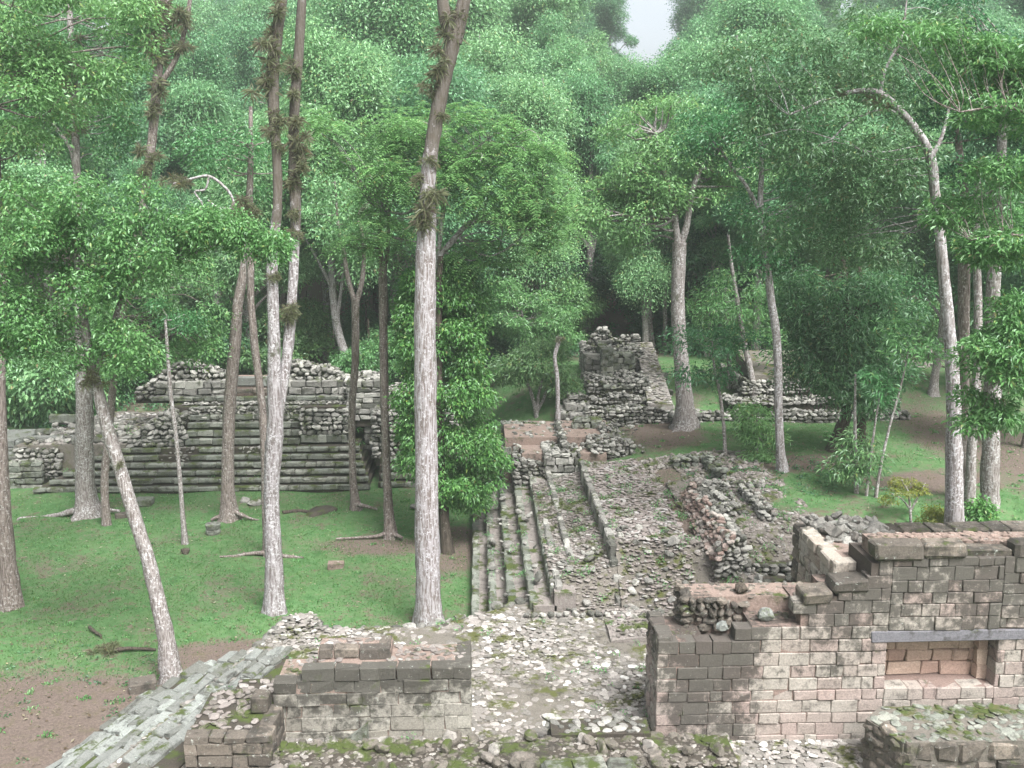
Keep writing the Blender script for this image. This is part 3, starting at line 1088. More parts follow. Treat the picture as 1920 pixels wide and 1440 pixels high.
for k, (ex, ez) in enumerate(edges):
    m1 = MB()
    nx_ = edges[k + 1][0] if k + 1 < len(edges) else 2.35
    y1e = [40.2, 39.8, 38.2, 36.8, 35.6][k]
    step_row(m1, ex, ez, Y0s - 0.2 + 0.15 * k, y1e, 0.24, h=0.46)
    st = m1.build('step', M['step'], cst)
    m1 = MB()
    box(m1, ex + 0.1, nx_ + 0.16, Y0s, y1e, -0.2, ez - 0.02)
    cobbles(m1, ex + 0.2, nx_ + 0.05, Y0s, y1e, lambda x, y: ez - 0.03, s=0.15, flat=0.14, fill=0.7, tilt=0.05)
    m1.build('tread_paving', M['slope'], st)
# broken places
m1 = MB()
scatter(m1, 34, -0.1, 2.2, 25, 36, lambda x, y: float(np.interp(x, [e[0] for e in edges], [e[1] for e in edges])), 0.06, 0.16)
m1.build('fallen_stones', M['rubble'], cst)

slp = thing('paved_ramp', 'broad sloping ramp of pinkish cobbles above the long mossy stairway', 'ramp', (4.0, 30, 2))


def patch(mb, x0, x1, y0, y1, zf, s=0.22, skirt=1.0):
    """uneven bed sheet with skirts"""
    nx_, ny_ = max(2, int((x1 - x0) / s)), max(2, int((y1 - y0) / s))
    xs_, ys_ = np.linspace(x0, x1, nx_), np.linspace(y0, y1, ny_)
    V = []
    for b in range(ny_):
        for a in range(nx_):
            V.append((xs_[a], ys_[b], zf(xs_[a], ys_[b])))
    Fq = [[b * nx_ + a, b * nx_ + a + 1, (b + 1) * nx_ + a + 1, (b + 1) * nx_ + a] for b in range(ny_ - 1) for a in range(nx_ - 1)]
    ring = [a for a in range(nx_)] + [b * nx_ + nx_ - 1 for b in range(1, ny_)] + [(ny_ - 1) * nx_ + a for a in range(nx_ - 2, -1, -1)] + [b * nx_ for b in range(ny_ - 2, 0, -1)]
    n0 = len(V)
    V += [(V[r][0], V[r][1], V[r][2] - skirt) for r in ring]
    m = len(ring)
    Fq += [[ring[k], n0 + k, n0 + (k + 1) % m, ring[(k + 1) % m]] for k in range(m)]
    mb.add(V, Fq)


def zs1(x, y):
    z = 1.98 + (x - 1.85) * 0.26 + 0.035 * math.sin(3.1 * x + y) + 0.03 * math.sin(1.7 * y)
    return min(z, 1.40 + max(0, y - 24.3) * 0.9 + 0.05 * math.sin(5 * x))


def zs2(x, y):
    z = 2.76 + (x - 3.7) * 0.08 + 0.03 * math.sin(2.3 * x) * math.cos(1.3 * y) + 0.006 * (y - 26)
    return min(z, 1.40 + max(0, y - 24.1 + 0.25 * math.sin(2.6 * x)) * 0.85 + 0.06 * math.sin(6 * x + 2 * y))


m1 = MB()
patch(m1, 1.9, 3.75, 24.3, 34.4, lambda x, y: zs1(x, y) - 0.05)
patch(m1, 3.72, 5.75, 24.1, 34.3, lambda x, y: zs2(x, y) - 0.05)
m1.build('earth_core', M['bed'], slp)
m1 = MB()
cobbles(m1, 1.9, 3.7, 24.3, 34.4, zs1, s=0.17, flat=0.16, tilt=0.06, zoff=-0.03)
cobbles(m1, 1.9, 3.7, 24.3, 34.4, zs1, s=0.11, flat=0.2, tilt=0.06, zoff=-0.03, fill=0.7)
m1.build('lower_paving', M['slope'], slp)
m1 = MB()
ins = lambda x, y: x < 5.85 - (y - 25.2) * 0.025
cobbles(m1, 3.72, 5.8, 24.1, 34.3, zs2, s=0.17, flat=0.16, tilt=0.06, inside=ins, zoff=-0.01)
cobbles(m1, 3.72, 5.8, 24.1, 34.3, zs2, s=0.11, flat=0.2, tilt=0.06, inside=ins, fill=0.7, zoff=-0.02)
m1.build('upper_paving', stone_mat('pink_paving', [(0, (0.17, 0.145, 0.13)), (0.45, (0.22, 0.185, 0.17)), (0.8, (0.27, 0.24, 0.22)), (1, (0.37, 0.35, 0.33))], dark=0.35, moss=0.35, lichen=0.25), slp)
m1 = MB()
y_ = 24.5
while y_ < 34.3:
    lw = RNG.uniform(0.2, 0.5)
    zk = zs2(4.0, y_ + lw / 2) + 0.03
    blocks(m1, [(3.66 + RNG.normal(0, .015), y_ + lw / 2, zk - 0.22 + RNG.normal(0, .012))], [(lw / 2 - .006, 0.1, 0.24)], ax=(0, 1, 0), bev=0.03, jit=0.01)
    y_ += lw
m1.build('kerb_course', M['rubble'], slp)
m1 = MB()
step_row(m1, 2.45, 2.22, 26.5, 35.2, 0.18, h=0.22, bl=0.4)
step_row(m1, 2.0, 2.05, 24.6, 30, 0.2, h=0.22, bl=0.4)
scatter(m1, 70, 1.9, 5.6, 24.1, 27.0, lambda x, y: (zs1 if x < 3.7 else zs2)(x, y), 0.06, 0.15)
rocks(m1, [(x, 24.15 + RNG.normal(0, .05), 1.45) for x in np.arange(1.2, 6.0, 0.21)], [(RNG.uniform(.07, .13), RNG.uniform(.06, .1), RNG.uniform(.05, .08)) for x in np.arange(1.2, 6.0, 0.21)])
m1.build('worn_edges', M['rubble'], slp)

# ------------------------------------------------------------------ generic ruin body
def ruin(root, x0, x1, y0, y1, z0, z1, mat, style='rubble', size=0.2, rag=0.1, topmat=None, sides='FL', part='rubble_wall', top=True, prof=None, hc=0.26):
    m1 = MB()
    box(m1, x0 + 0.08, x1 - 0.08, y0 + 0.1, y1 - 0.02, z0 - 0.3, z1 - 0.05 - (rag if prof is None else 0))
    if prof is not None:
        pass
    ph = RNG.uniform(0, 6)
    tf = prof or (lambda s: z1 + rag * math.sin(2.1 * s + ph) * 0.6 + rag * 0.4 * math.sin(5.3 * s + ph))
    core = m1
    s1 = MB()
    fn = (lambda p, d, L, t: rubble_face(s1, p, d, L, z0, t, size=size, depth=size * 1.6)) if style == 'rubble' else \
         (lambda p, d, L, t: ashlar(s1, p, d, L, z0, t, hc=hc, lb=size * 2.4, depth=0.3, bev=0.03, jit=0.012))
    if 'F' in sides: fn((x0, y0), (1, 0), x1 - x0, tf)
    if 'L' in sides: fn((x0, y1), (0, -1), y1 - y0, z1)
    if 'R' in sides: fn((x1, y0), (0, 1), y1 - y0, z1)
    if top:
        cobbles(s1, x0, x1, y0 + 0.05, y1, lambda x, y: z1 - 0.04 + rag * 0.5 * math.sin(3 * x + 2 * y), s=size * 1.1, flat=0.5, tilt=0.25, fill=0.85)
    s1.build(part, mat, root)
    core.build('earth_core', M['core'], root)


# ------------------------------------------------------------------ debris field between ramp and pink building
df = thing('collapsed_walls', 'collapsed low rubble walls and tumbled stones right of the paved ramp', 'ruin', (6.5, 27, 2.6))
m1 = MB()
wallx = 6.62
rubble_face(m1, (wallx, 29.8), (0, -1), 5.2, 2.6, lambda s: 3.35 + 0.08 * math.sin(4 * s), size=0.13, depth=0.25, lean=0.55, back=-0.42)
m1.build('leaning_wall', stone_mat('pink_rubble', [(0, (0.17, 0.115, 0.095)), (0.6, (0.29, 0.22, 0.19)), (1, (0.38, 0.34, 0.3))], dark=0.35, moss=0.2, lichen=0.3), df)
m1 = MB()
patch(m1, 6.6, 7.1, 24.8, 29.8, lambda x, y: 3.15)
rubble_face(m1, (6.3, 24.7), (1, 0), 0.85, 2.2, 3.2, size=0.15, depth=0.3)
cobbles(m1, 6.5, 7.1, 24.6, 29.8, lambda x, y: 3.25, s=0.18, flat=0.6, tilt=0.3)
m1.build('wall_crest', M['rubble'], df)


def zdeb(x, y):
    return gz1(x, y) + 0.1


for (a0, a1, b0, b1, h_, mt) in [(4.6, 6.0, 26.0, 26.3, 0.35, 'rubble'), (7.1, 8.9, 23.5, 24.0, 0.5, 'rubble'),
                                 (7.4, 8.9, 26.3, 26.8, 0.5, 'slope'), (7.3, 7.8, 27.5, 30.5, 0.35, 'rubble'), (8.1, 8.5, 27.0, 29.6, 0.4, 'rubble'),
                                 (7.1, 8.9, 24.6, 25.1, 0.5, 'rubble'), (7.2, 9.2, 30.0, 30.4, 0.35, 'rubble')]:
    zb = gz1((a0 + a1) / 2, (b0 + b1) / 2)
    zb = max(zb, 2.1)
    ruin(df, a0, a1, b0, b1, zb - 0.1, zb + h_, M[mt], size=0.13, rag=0.05, top=(b1 > 26))


def zd2(x, y):
    z = 2.75 + 0.12 * math.sin(2.2 * x + 1.1 * y) * math.cos(1.9 * y) + 0.05 * math.sin(5 * x - 3 * y) + 0.25 * (x > 7.1)
    return max(min(z, 1.40 + max(0, y - 23.7 + 0.4 * math.sin(1.9 * x)) * 0.7 + 0.08 * math.sin(4 * x + 3 * y)), gz1(x, y) - 0.1)


m1 = MB()
patch(m1, 6.2, 9.9, 22.6, 31.6, zd2)
patch(m1, 5.7, 6.25, 22.6, 26.6, zd2)
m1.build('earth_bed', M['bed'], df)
m1 = MB()
nb = lambda x, y: not (6.45 < x < 7.1 and y > 24.7) and not (x < 6.25 and y > 26.5 and RNG.uniform() < 0.93)
cobbles(m1, 5.7, 9.9, 22.6, 31.6, zd2, s=0.2, flat=0.4, tilt=0.25, fill=0.62, inside=nb)
cobbles(m1, 5.7, 9.9, 22.6, 31.6, zd2, s=0.12, flat=0.45, tilt=0.25, fill=0.7, inside=nb)
m1.build('tumbled_stones', M['slope'], df)
m1 = MB()
patch(m1, 3.2, 6.4, 22.6, 24.4, lambda x, y: 1.43 + 0.05 * math.sin(3 * x + 4 * y))
cobbles(m1, 3.3, 6.4, 22.7, 24.4, lambda x, y: 1.45 + 0.05 * math.sin(3 * x + 4 * y), s=0.17, flat=0.35, tilt=0.15)
m1.build('foot_stones', M['slope'], df)
# stone kerb row further back
m1 = MB()
pA = atz(1355, 872, 3.3)
ruin(df, 6.9, 7.9, 33.4, 33.9, 2.8, 3.2, M['step'], size=0.2, rag=0.04)
ruin(df, 7.9, 8.3, 31.4, 33.9, 2.8, 3.3, M['step'], size=0.2, rag=0.06)
m1 = MB()
scatter(m1, 1900, 5.8, 9.8, 30.5, 35.0, lambda x, y: gz1(x, y) + 0.0, 0.05, 0.13, inside=lambda x, y: x < 6.2 or x > 6.9 or y > 33.5, flat=0.5)
m1.build('scattered_paving', M['slope'], df)

# ------------------------------------------------------------------ middle ruin with walled room
md = thing('ruined_platform', 'squat ruined stone platform with low room walls at the head of the ramp', 'ruin', (3.0, 37, 2.3))
def XX(px, Y): return float(at(px, 800, Y)[0])
def ZZ(py, Y, px=1100): return float(at(px, py, Y)[2])
ruin(md, XX(1022, 35), XX(1092, 35), 35.3, 37.4, 1.9, ZZ(852, 35.3), M['rubble'], style='ashlar', size=0.158, rag=0.04, part='block_wall')
ruin(md, XX(968, 35), XX(1022, 35), 35.6, 37.4, 1.2, ZZ(868, 35.6), M['rubble'], size=0.158, rag=0.2)
ruin(md, XX(940, 37), XX(1010, 37), 37.4, 39.0, 0.6, ZZ(838, 37.4), M['step'], style='ashlar', size=0.180, rag=0.04, part='block_wall')
ruin(md, XX(1107, 36.2), XX(1190, 36.2), 36.2, 37.6, 2.2, ZZ(832, 36.2), M['rubble'], size=0.144, rag=0.15)
ruin(md, XX(1088, 35), XX(1200, 35), 35.0, 35.5, 2.4, ZZ(872, 35), M['rubble'], size=0.144, rag=0.08)
ruin(md, XX(1048, 37.5), XX(1062, 37.5), 36.2, 39.3, 2.2, ZZ(800, 38.0), M['rubble'], size=0.144, rag=0.1)
ruin(md, XX(1075, 38.8), XX(1130, 38.8), 38.8, 39.3, 2.2, ZZ(785, 38.8), M['step'], style='ashlar', size=0.180, rag=0.03, part='block_wall')
ruin(md, XX(1130, 37.6), XX(1165, 37.6), 37.6, 39.2, 2.2, ZZ(800, 38.2), M['rubble'], size=0.144, rag=0.2)
ruin(md, XX(940, 39.5), XX(1010, 39.5), 39.8, 40.3, 2.0, ZZ(791, 39.8), M['step'], style='ashlar', size=0.180, rag=0.02, part='block_wall')
m1 = MB()
prism(m1, [(1.0, 37.4), (5.3, 37.4), (5.3, 40.4), (1.0, 40.4)], 1, 3.0)
prism(m1, [(1.6, 36.0), (4.8, 36.0), (4.8, 37.4), (1.6, 37.4)], 1, 2.7)
m1.build('room_floor', M['pinktop'], md)
m1 = MB()
scatter(m1, 150, 1.3, 6.3, 35.5, 40.5, lambda x, y: 3.0 if y > 37.4 else 2.75, 0.05, 0.14)
m1.build('tumbled_stones', M['rubble'], md)

# ------------------------------------------------------------------ far stepped ruin with the peak
fp = thing('ruined_temple', 'ruined temple mound of grey masonry rising to a jagged peak at the forest edge', 'ruin', (6.0, 44, 3))
ruin(fp, XX(1049, 40.6), XX(1098, 40.6), 40.6, 42.5, 2.7, ZZ(775, 40.6), M['rubble'], style='ashlar', size=0.180, rag=0.03, part='block_wall')
ruin(fp, XX(1060, 41.2), XX(1098, 41.2), 41.2, 43.0, 3.2, ZZ(757, 41.2), M['rubble'], style='ashlar', size=0.180, rag=0.03, part='block_wall')
ruin(fp, XX(1065, 41.8), XX(1098, 41.8), 41.8, 43.4, 3.6, ZZ(742, 41.8), M['rubble'], style='ashlar', size=0.180, rag=0.03, part='block_wall')
ruin(fp, XX(1098, 40.6), XX(1268, 40.6), 40.6, 43.2, 2.7, ZZ(766, 40.6), M['rubble'], size=0.158, rag=0.12)
ruin(fp, XX(1088, 41.4), XX(1240, 41.4), 41.4, 44.0, 3.5, ZZ(744, 41.4), M['rubble'], size=0.144, rag=0.2)
ruin(fp, XX(1102, 42.2), XX(1218, 42.2), 42.2, 45.0, 3.8, ZZ(714, 42.2), M['rubble'], size=0.144, rag=0.2, sides='FLR')
ruin(fp, XX(1130, 42.0), XX(1188, 42.0), 42.02, 42.6, 4.0, ZZ(722, 42.0), M['step'], style='ashlar', size=0.173, rag=0.05, part='block_wall')
ruin(fp, XX(1096, 44.2), XX(1125, 44.2), 44.4, 46.5, 4.2, ZZ(668, 44.2), M['rubble'], style='ashlar', size=0.173, rag=0.1, part='block_wall')
ruin(fp, XX(1125, 44), XX(1147, 44), 43.8, 46.0, 4.2, ZZ(655, 43.8), M['step'], style='ashlar', size=0.173, rag=0.05, part='block_wall')
ruin(fp, XX(1147, 44.4), XX(1190, 44.4), 44.5, 46.5, 4.2, ZZ(664, 44.5), M['step'], style='ashlar', size=0.173, rag=0.1, part='block_wall')
ruin(fp, XX(1096, 46), XX(1200, 46), 45.6, 48.5, 4.0, ZZ(655, 45.6), M['rubble'], size=0.144, rag=0.1, sides='FLR')


def peak(s):
    px = 1100 + (s / (XX(1192, 47) - XX(1100, 47))) * 92
    t = np.interp(px, [1100, 1106, 1112, 1120, 1133, 1141, 1148, 1158, 1163, 1178, 1184, 1192], [645, 638, 625, 619, 617, 628, 637, 640, 632, 633, 645, 655])
    return ZZ(t, 47.0)


m1 = MB()
rubble_face(m1, (XX(1100, 47), 47.0), (1, 0), XX(1192, 47) - XX(1100, 47), 5.0, peak, size=0.130, depth=0.5)
rubble_face(m1, (XX(1192, 47.4), 47.9), (-1, 0), XX(1192, 47) - XX(1100, 47), 5.0, lambda s: peak(XX(1192, 47) - XX(1100, 47) - s), size=0.130, depth=0.5)
rubble_face(m1, (XX(1192, 47), 47.0), (0, 1), 0.9, 5.0, 5.7, size=0.130, depth=0.4)
m1.build('peak_masonry', M['rubble'], fp)
m1 = MB()
nseg = 14
Lp = XX(1192, 47) - XX(1100, 47)
for k in range(nseg):
    a, b = k / nseg * Lp, (k + 1) / nseg * Lp
    box(m1, XX(1100, 47) + a, XX(1100, 47) + b, 47.1 + 0.001 * k, 47.8, 4.5, peak((a + b) / 2) - 0.12)
m1.build('peak_core', M['core'], fp)
m1 = MB()
pn = at(1134, 649, 46.8)
for dx, w, h_, dz in [(-0.2, .07, .2, 0), (0.22, .07, .2, 0), (0, .3, .06, .22)]:
    blocks(m1, [(pn[0] + dx, 46.78, pn[2] + dz)], [(w, .12, h_ / 2 if dz == 0 else h_)], bev=0.015)
m1.build('niche_frame', M['pale'], fp)
m1 = MB()
prism(m1, [(XX(1192, 47), 47.5), (XX(1222, 47), 47.5), (XX(1262, 40.6), 40.7), (XX(1215, 40.6), 40.7)], 2.5, lambda x, y: 3.6 + (y - 40.7) * 0.25)
cobbles(m1, XX(1190, 44), XX(1262, 42), 40.8, 47.4, lambda x, y: 3.62 + (y - 40.7) * 0.25, s=0.22, flat=0.3,
        inside=inpoly([(XX(1192, 47), 47.5), (XX(1222, 47), 47.5), (XX(1262, 40.6), 40.7), (XX(1215, 40.6), 40.7)]))
m1.build('side_ramp', M['cobble'], fp)
for k, (px, py, Y) in enumerate([(1240, 690, 45), (1232, 714, 43.5), (1250, 716, 43.2)]):
    p = at(px, py, Y)
    m1 = MB()
    blocks(m1, [(p[0], Y, gz1(p[0], Y) + 0.12)], [(.3, .2, .15)], bev=0.03, jit=0.02)
    o = m1.build('stone_block', M['step'], loc=(p[0], Y, gz1(p[0], Y)))
    tag(o, ['grey block lying highest on the grass beside the temple ramp', 'grey block on the grass touching the temple ramp edge',
            'outermost grey block on the grass right of the temple ramp'][k], 'stone block')

# ------------------------------------------------------------------ right terrace walls
tr = thing('terrace_wall', 'long low rubble retaining wall crossing the grassy slope under the trees', 'wall', (11, 39.6, 3))
ruin(tr, XX(1262, 39.8), XX(1705, 39.8), 39.8, 40.6, 2.9, ZZ(777, 39.8), M['rubble'], size=0.173, rag=0.08)
tr2 = thing('ruined_terrace', 'raised rubble terrace with a pinkish floor behind the slim pale trees', 'ruin', (12, 42, 3.7))
ruin(tr2, XX(1370, 40.9), XX(1690, 40.9), 40.9, 42.5, 3.5, ZZ(752, 40.9), M['rubble'], size=0.158, rag=0.1)
ruin(tr2, XX(1392, 41.6), XX(1600, 41.6), 41.8, 46, 3.8, ZZ(713, 41.8), M['rubble'], size=0.144, rag=0.1, top=False)
m1 = MB()
prism(m1, [(XX(1410, 42), 41.9), (XX(1590, 42), 41.9), (XX(1590, 42), 46), (XX(1420, 42), 46)], 4, lambda x, y: 4.62 + (y - 41.9) * 0.12)
m1.build('terrace_floor', M['bed'], tr2)
ruin(tr2, XX(1425, 46), XX(1500, 46), 45.2, 46.2, 4.6, ZZ(683, 45.2), M['slope'], size=0.144, rag=0.08)
tr3 = thing('ruined_terrace', 'distant pinkish stepped ruin half hidden in the right hand trees', 'ruin', (19, 49, 4))
ruin(tr3, XX(1640, 49), XX(1790, 49), 48, 50.5, 3.8, ZZ(690, 48), M['slope'], size=0.158, rag=0.1)
ruin(tr3, XX(1650, 50), XX(1775, 50), 49.8, 52, 4.3, ZZ(662, 49.8), M['slope'], size=0.158, rag=0.1)

# ------------------------------------------------------------------ left stepped pyramid
py_ = thing('stepped_pyramid', 'wide stepped stone pyramid with rubble walls across the far side of the lawn', 'pyramid', (-11.5, 43, 0))
stp = []
xL, xR = XX(62, 41), XX(694, 41)
z_, y_ = 0.0, 41.0
rise, tread = 0.25, 0.34


def row(root, xa, xb, Yf, z0, z1, mat, bl=0.7, dep=0.24, gaps=(), part='step', bev=0.035):
    m1 = MB()
    cs, hh = [], []
    x_ = xa
    while x_ < xb - 0.02:
        w = min(bl * RNG.uniform(0.6, 1.5), xb - x_)
        mid = x_ + w / 2
        if not any(g0 < mid < g1 for g0, g1 in gaps):
            cs.append((mid, Yf + dep / 2 + RNG.normal(0, 0.012), (z0 + z1) / 2 + 0.026 + RNG.normal(0, 0.004)))
            hh.append((w / 2 - 0.003, dep / 2, (z1 - z0) / 2 - 0.03))
        x_ += w
    blocks(m1, cs, hh, bev=bev, jit=0.007)
    return m1.build(part, mat, root)


ins_ = [0.0, 0.55, 1.0, 1.5, 1.9, 2.3]
for k in range(6):
    gaps = []
    if k == 4: gaps = [(XX(292, 42), XX(355, 42))]
    if k == 5: gaps = [(XX(285, 42), XX(365, 42)), (XX(440, 42), XX(487, 42))]
    row(py_, xL + ins_[k], xR - 0.12 * k, y_, z_, z_ + rise, M['step'], gaps=gaps)
    for ga, gb in gaps:
        m1 = MB()
        rubble_face(m1, (ga, y_ + 0.2), (1, 0), gb - ga, z_ - 0.02, z_ + rise * 0.95, size=0.13, depth=0.3)
        m1.build('rubble_patch', M['rubble'], py_)
    z_ += rise
    y_ += tread
ZT1, YT1 = z_, y_
m1 = MB()
for k in range(6):
    box(m1, xL + ins_[k] + 0.2, xR - 0.12 * k - 0.1, 41.12 + tread * k, 50.0 - 0.01 * k, -0.3 + 0.01 * k, rise * (k + 1) - 0.03)
# thick masses of rubble above
cxa, cxb = XX(355, 43.3), XX(566, 43.3)
lxa, rxb = XX(238, 43.3), XX(655, 43.3)
box(m1, lxa + 1.9, cxa, YT1 + 0.9, 50, 1.0, 3.06)
for k in range(5):
    box(m1, lxa + 0.35 + 0.32 * k, lxa + 2.0, YT1 + 0.6 + 0.06 * k, 49.8, 1.0, 1.75 + 0.24 * k)
box(m1, cxb, rxb - 0.1, YT1 + 0.75, 50.02, 1.0, 3.07)
box(m1, cxa - 0.01, cxb + 0.01, YT1 + 1.45, 50.01, 1.0, 3.05)
for k in range(5):
    box(m1, cxa + 0.05, cxb - 0.05, YT1 + 0.15 + 0.27 * k, 49.9, 0.9, ZT1 + 0.31 * (k + 1) - 0.04)
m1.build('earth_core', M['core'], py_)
z2, y2 = ZT1, YT1 + 0.05
for k in range(5):
    row(py_, cxa, cxb, y2, z2, z2 + 0.31, M['step'], bl=0.75, gaps=[(XX(442, 43.8), XX(485, 43.8))] if k == 4 else ())
    z2 += 0.31
    y2 += 0.27
m1 = MB()
rubble_face(m1, (lxa, YT1 - 0.0), (1, 0), cxa - lxa, ZT1, lambda s: ZT1 + min(1.5, 0.25 + 1.25 * (s / (cxa - lxa)) * 1.6), size=0.2, depth=0.45, lean=0.35)
rubble_face(m1, (cxb, YT1 + 0.35), (1, 0), rxb - cxb, ZT1 + 0.38, ZT1 + 1.5, size=0.2, depth=0.4, lean=0.2)
rubble_face(m1, (rxb, YT1 + 0.4), (0, 1), 3.0, 0.5, 3.1, size=0.2, depth=0.4)
rubble_face(m1, (cxa, YT1 + 0.95), (1, 0), cxb - cxa, ZT1 + 0.9, 3.1, size=0.15, depth=0.3)
# ragged left flank
n_ = 500
s = RNG.uniform(0, 1, n_)
rocks(m1, np.column_stack([XX(240, 43) + s * 2.2 + RNG.uniform(-.2, .6, n_), YT1 + 0.3 + RNG.uniform(0, 3, n_), ZT1 + s * 1.35]),
      np.column_stack([RNG.uniform(.1, .24, n_), RNG.uniform(.1, .2, n_), RNG.uniform(.07, .14, n_)]), tilt=0.2)
for k in range(5):
    cobbles(m1, lxa + 0.2 + 0.32 * k, lxa + 0.6 + 0.32 * k, YT1 + 0.5, YT1 + 4.5, lambda x, y: 1.78 + 0.24 * k, s=0.2, flat=0.6, tilt=0.25)
    rubble_face(m1, (lxa + 0.3 + 0.32 * k, YT1 + 0.55 + 0.06 * k), (1, 0), 0.7, 1.5, 1.8 + 0.24 * k, size=0.18, depth=0.35)
cobbles(m1, XX(345, 44), rxb, YT1 + 1.2, 45.2, lambda x, y: 3.12, s=0.2, flat=0.35)
m1.build('rubble_wall', M['rubble'], py_)
row(py_, cxb + 0.02, rxb - 0.05, YT1 + 0.25, ZT1, ZT1 + 0.4, M['step'], bl=0.6, part='block_wall')
row(py_, XX(235, 43), cxa - 0.03, YT1 + 0.1, ZT1, ZT1 + 0.3, M['step'], bl=0.7, part='block_wall')
# upper building walls
YU = 45.2
u0, u1, u2, u3 = XX(300, 45), XX(436, 45), XX(528, 45), XX(648, 45)
for a, b in ((u0, u1), (u2, u3)):
    m1 = MB()
    ashlar(m1, (a, YU), (1, 0), b - a, 3.1, 4.0, hc=0.3, lb=0.6, depth=0.4, bev=0.03, jit=0.012)
    m1.build('block_wall', M['rubble'], py_)


def crest(px):
    return np.interp(px, [262, 275, 300, 318, 330, 350, 375, 395, 415, 436, 528, 545, 560, 585, 600, 625, 640, 655], [740, 722, 704, 690, 684, 674, 672, 680, 688, 695, 700, 680, 672, 678, 684, 684, 692, 705])


m1 = MB()
core = MB()
for (pa, pb_) in ((266, 436), (528, 655)):
    a, b = XX(pa, 45.7), XX(pb_, 45.7)
    fnc = lambda s, a=a, b=b, pa=pa, pb_=pb_: ZZ(float(crest(pa + (pb_ - pa) * s / (b - a))), 45.7, 500)
    rubble_face(m1, (a, YU + 0.42), (1, 0), b - a, 3.1, fnc, size=0.2, depth=0.45)
    rubble_face(m1, (b, YU + 0.45), (0, 1), 1.2, 3.1, fnc(b - a), size=0.2, depth=0.4)
    ns = 16
    for k in range(ns):
        s0, s1 = k / ns * (b - a), (k + 1) / ns * (b - a)
        zc = min(fnc(s0), fnc(s1)) - 0.08
        box(core, a + s0, a + s1, YU + 0.55 + 0.001 * k, YU + 1.5, 2.9, zc)
        cobbles(m1, a + s0, a + s1, YU + 0.5, YU + 1.5, lambda x, y: zc + 0.02, s=0.22, flat=0.5, tilt=0.3)
m1.build('crest_rubble', M['rubble'], py_)
core.build('crest_core', M['core'], py_)
row(py_, u0 - 0.1, u3, YU - 0.35, 3.1, 3.36, M['step'], bl=0.7, part='block_wall')
m1 = MB()
box(m1, u1 - 0.3, u2 + 0.3, YU + 0.5, YU + 1.4, 2.9, 4.05)
m1.build('doorway_floor', M['pinktop'], py_)
row(py_, u1, u2, YU + 0.1, 3.35, 3.62, M['darktop'], bl=0.9, part='doorway_sill')
row(py_, u1 - 0.1, u2 + 0.1, YU + 0.45, 3.62, 4.12, M['pale'], bl=1.2, part='doorway_sill')

# left lower wing of the pyramid
wg = thing('terrace_wing', 'low terraced masonry wing with flat slabs at the left end of the stepped pyramid', 'ruin', (-19, 43, 0))
a0 = XX(14, 42)
ruin(wg, a0, XX(82, 42), 42.0, 46.0, -0.1, ZZ(862, 42.0, 100), M['step'], style='ashlar', size=0.24, rag=0.03, part='block_wall')
ruin(wg, XX(32, 42.6), XX(120, 42.6), 42.6, 47.0, 0.2, ZZ(834, 42.6, 100), M['rubble'], size=0.18, rag=0.05)
m1 = MB()
prism(m1, [(XX(40, 43), 42.8), (XX(245, 43), 42.8), (XX(250, 43), 49), (XX(130, 43), 49)], 0.5, lambda x, y: 1.66 + (y - 42.8) * 0.03)
m1.build('earth_core', M['bed'], wg)
m1 = MB()
cobbles(m1, XX(60, 43), XX(240, 43), 42.9, 48.6, lambda x, y: 1.68 + (y - 42.8) * 0.03, s=0.25, flat=0.3, inside=lambda x, y: x > XX(40, 43) + (y - 42.8) * 0.36)
m1.build('paving', M['cobble'], wg)
row(wg, XX(75, 44.5), XX(115, 44.5), 44.5, 1.68, 2.0, M['step'], bl=0.9, part='slab')
row(wg, XX(82, 45.5), XX(180, 45.5), 43.6, 1.66, 1.88, M['pale'], bl=1.2, part='slab')
row(wg, XX(110, 47), XX(160, 47), 46.6, 1.75, 2.2, M['step'], bl=1.0, part='slab')
rubs = MB()
scatter(rubs, 160, XX(90, 45), XX(250, 45), 43, 48, lambda x, y: 1.75, 0.1, 0.3)
rubs.build('tumbled_stones', M['rubble'], wg)
m1 = MB()
for (px0, px1, Y, z0, z1) in [(-60, 30, 45.5, 0, 0.5), (-60, 45, 46.5, 0.4, 1.0)]:
    ashlar(m1, (XX(px0, Y), Y), (1, 0), XX(px1, Y) - XX(px0, Y), z0, z1, hc=0.25, lb=0.6, depth=2.5, bev=0.04)
m1.build('lower_steps', M['pale'], wg)

# right part of the pyramid seen between trunks
rg = thing('terrace_wing', 'recessed dark masonry wing right of the stepped pyramid beside the leafy column', 'ruin', (-3, 43, 0))
ruin(rg, XX(700, 42.5), XX(760, 42.5), 42.8, 46, 0.9, ZZ(768, 42.8, 700), M['rubble'], size=0.2, rag=0.08)
ruin(rg, XX(655, 44), XX(720, 44), 44.0, 47, 2.4, ZZ(712, 44, 700), M['rubble'], style='ashlar', size=0.25, rag=0.08, part='block_wall')
ruin(rg, XX(685, 44), XX(860, 44), 44.2, 47, 1.0, ZZ(735, 44.2, 700), M['rubble'], style='ashlar', size=0.25, rag=0.08, part='block_wall')
for k in range(4):
    row(rg, XX(716, 42), XX(905, 40), 41.3 + 0.33 * k, 0.28 * k, 0.28 * (k + 1), M['step'])
m1 = MB()
for k in range(4):
    box(m1, XX(712, 42), XX(905, 40), 41.42 + 0.33 * k, 47.0 - 0.01 * k, -0.3, 0.28 * (k + 1) - 0.03)
m1.build('earth_core', M['core'], rg)

for o_ in (py_, wg, rg):
    o_.location.y -= 0.6

# ------------------------------------------------------------------ vegetation generators
def unit(v):
    return v / np.maximum(np.linalg.norm(v, axis=-1, keepdims=True), 1e-9)


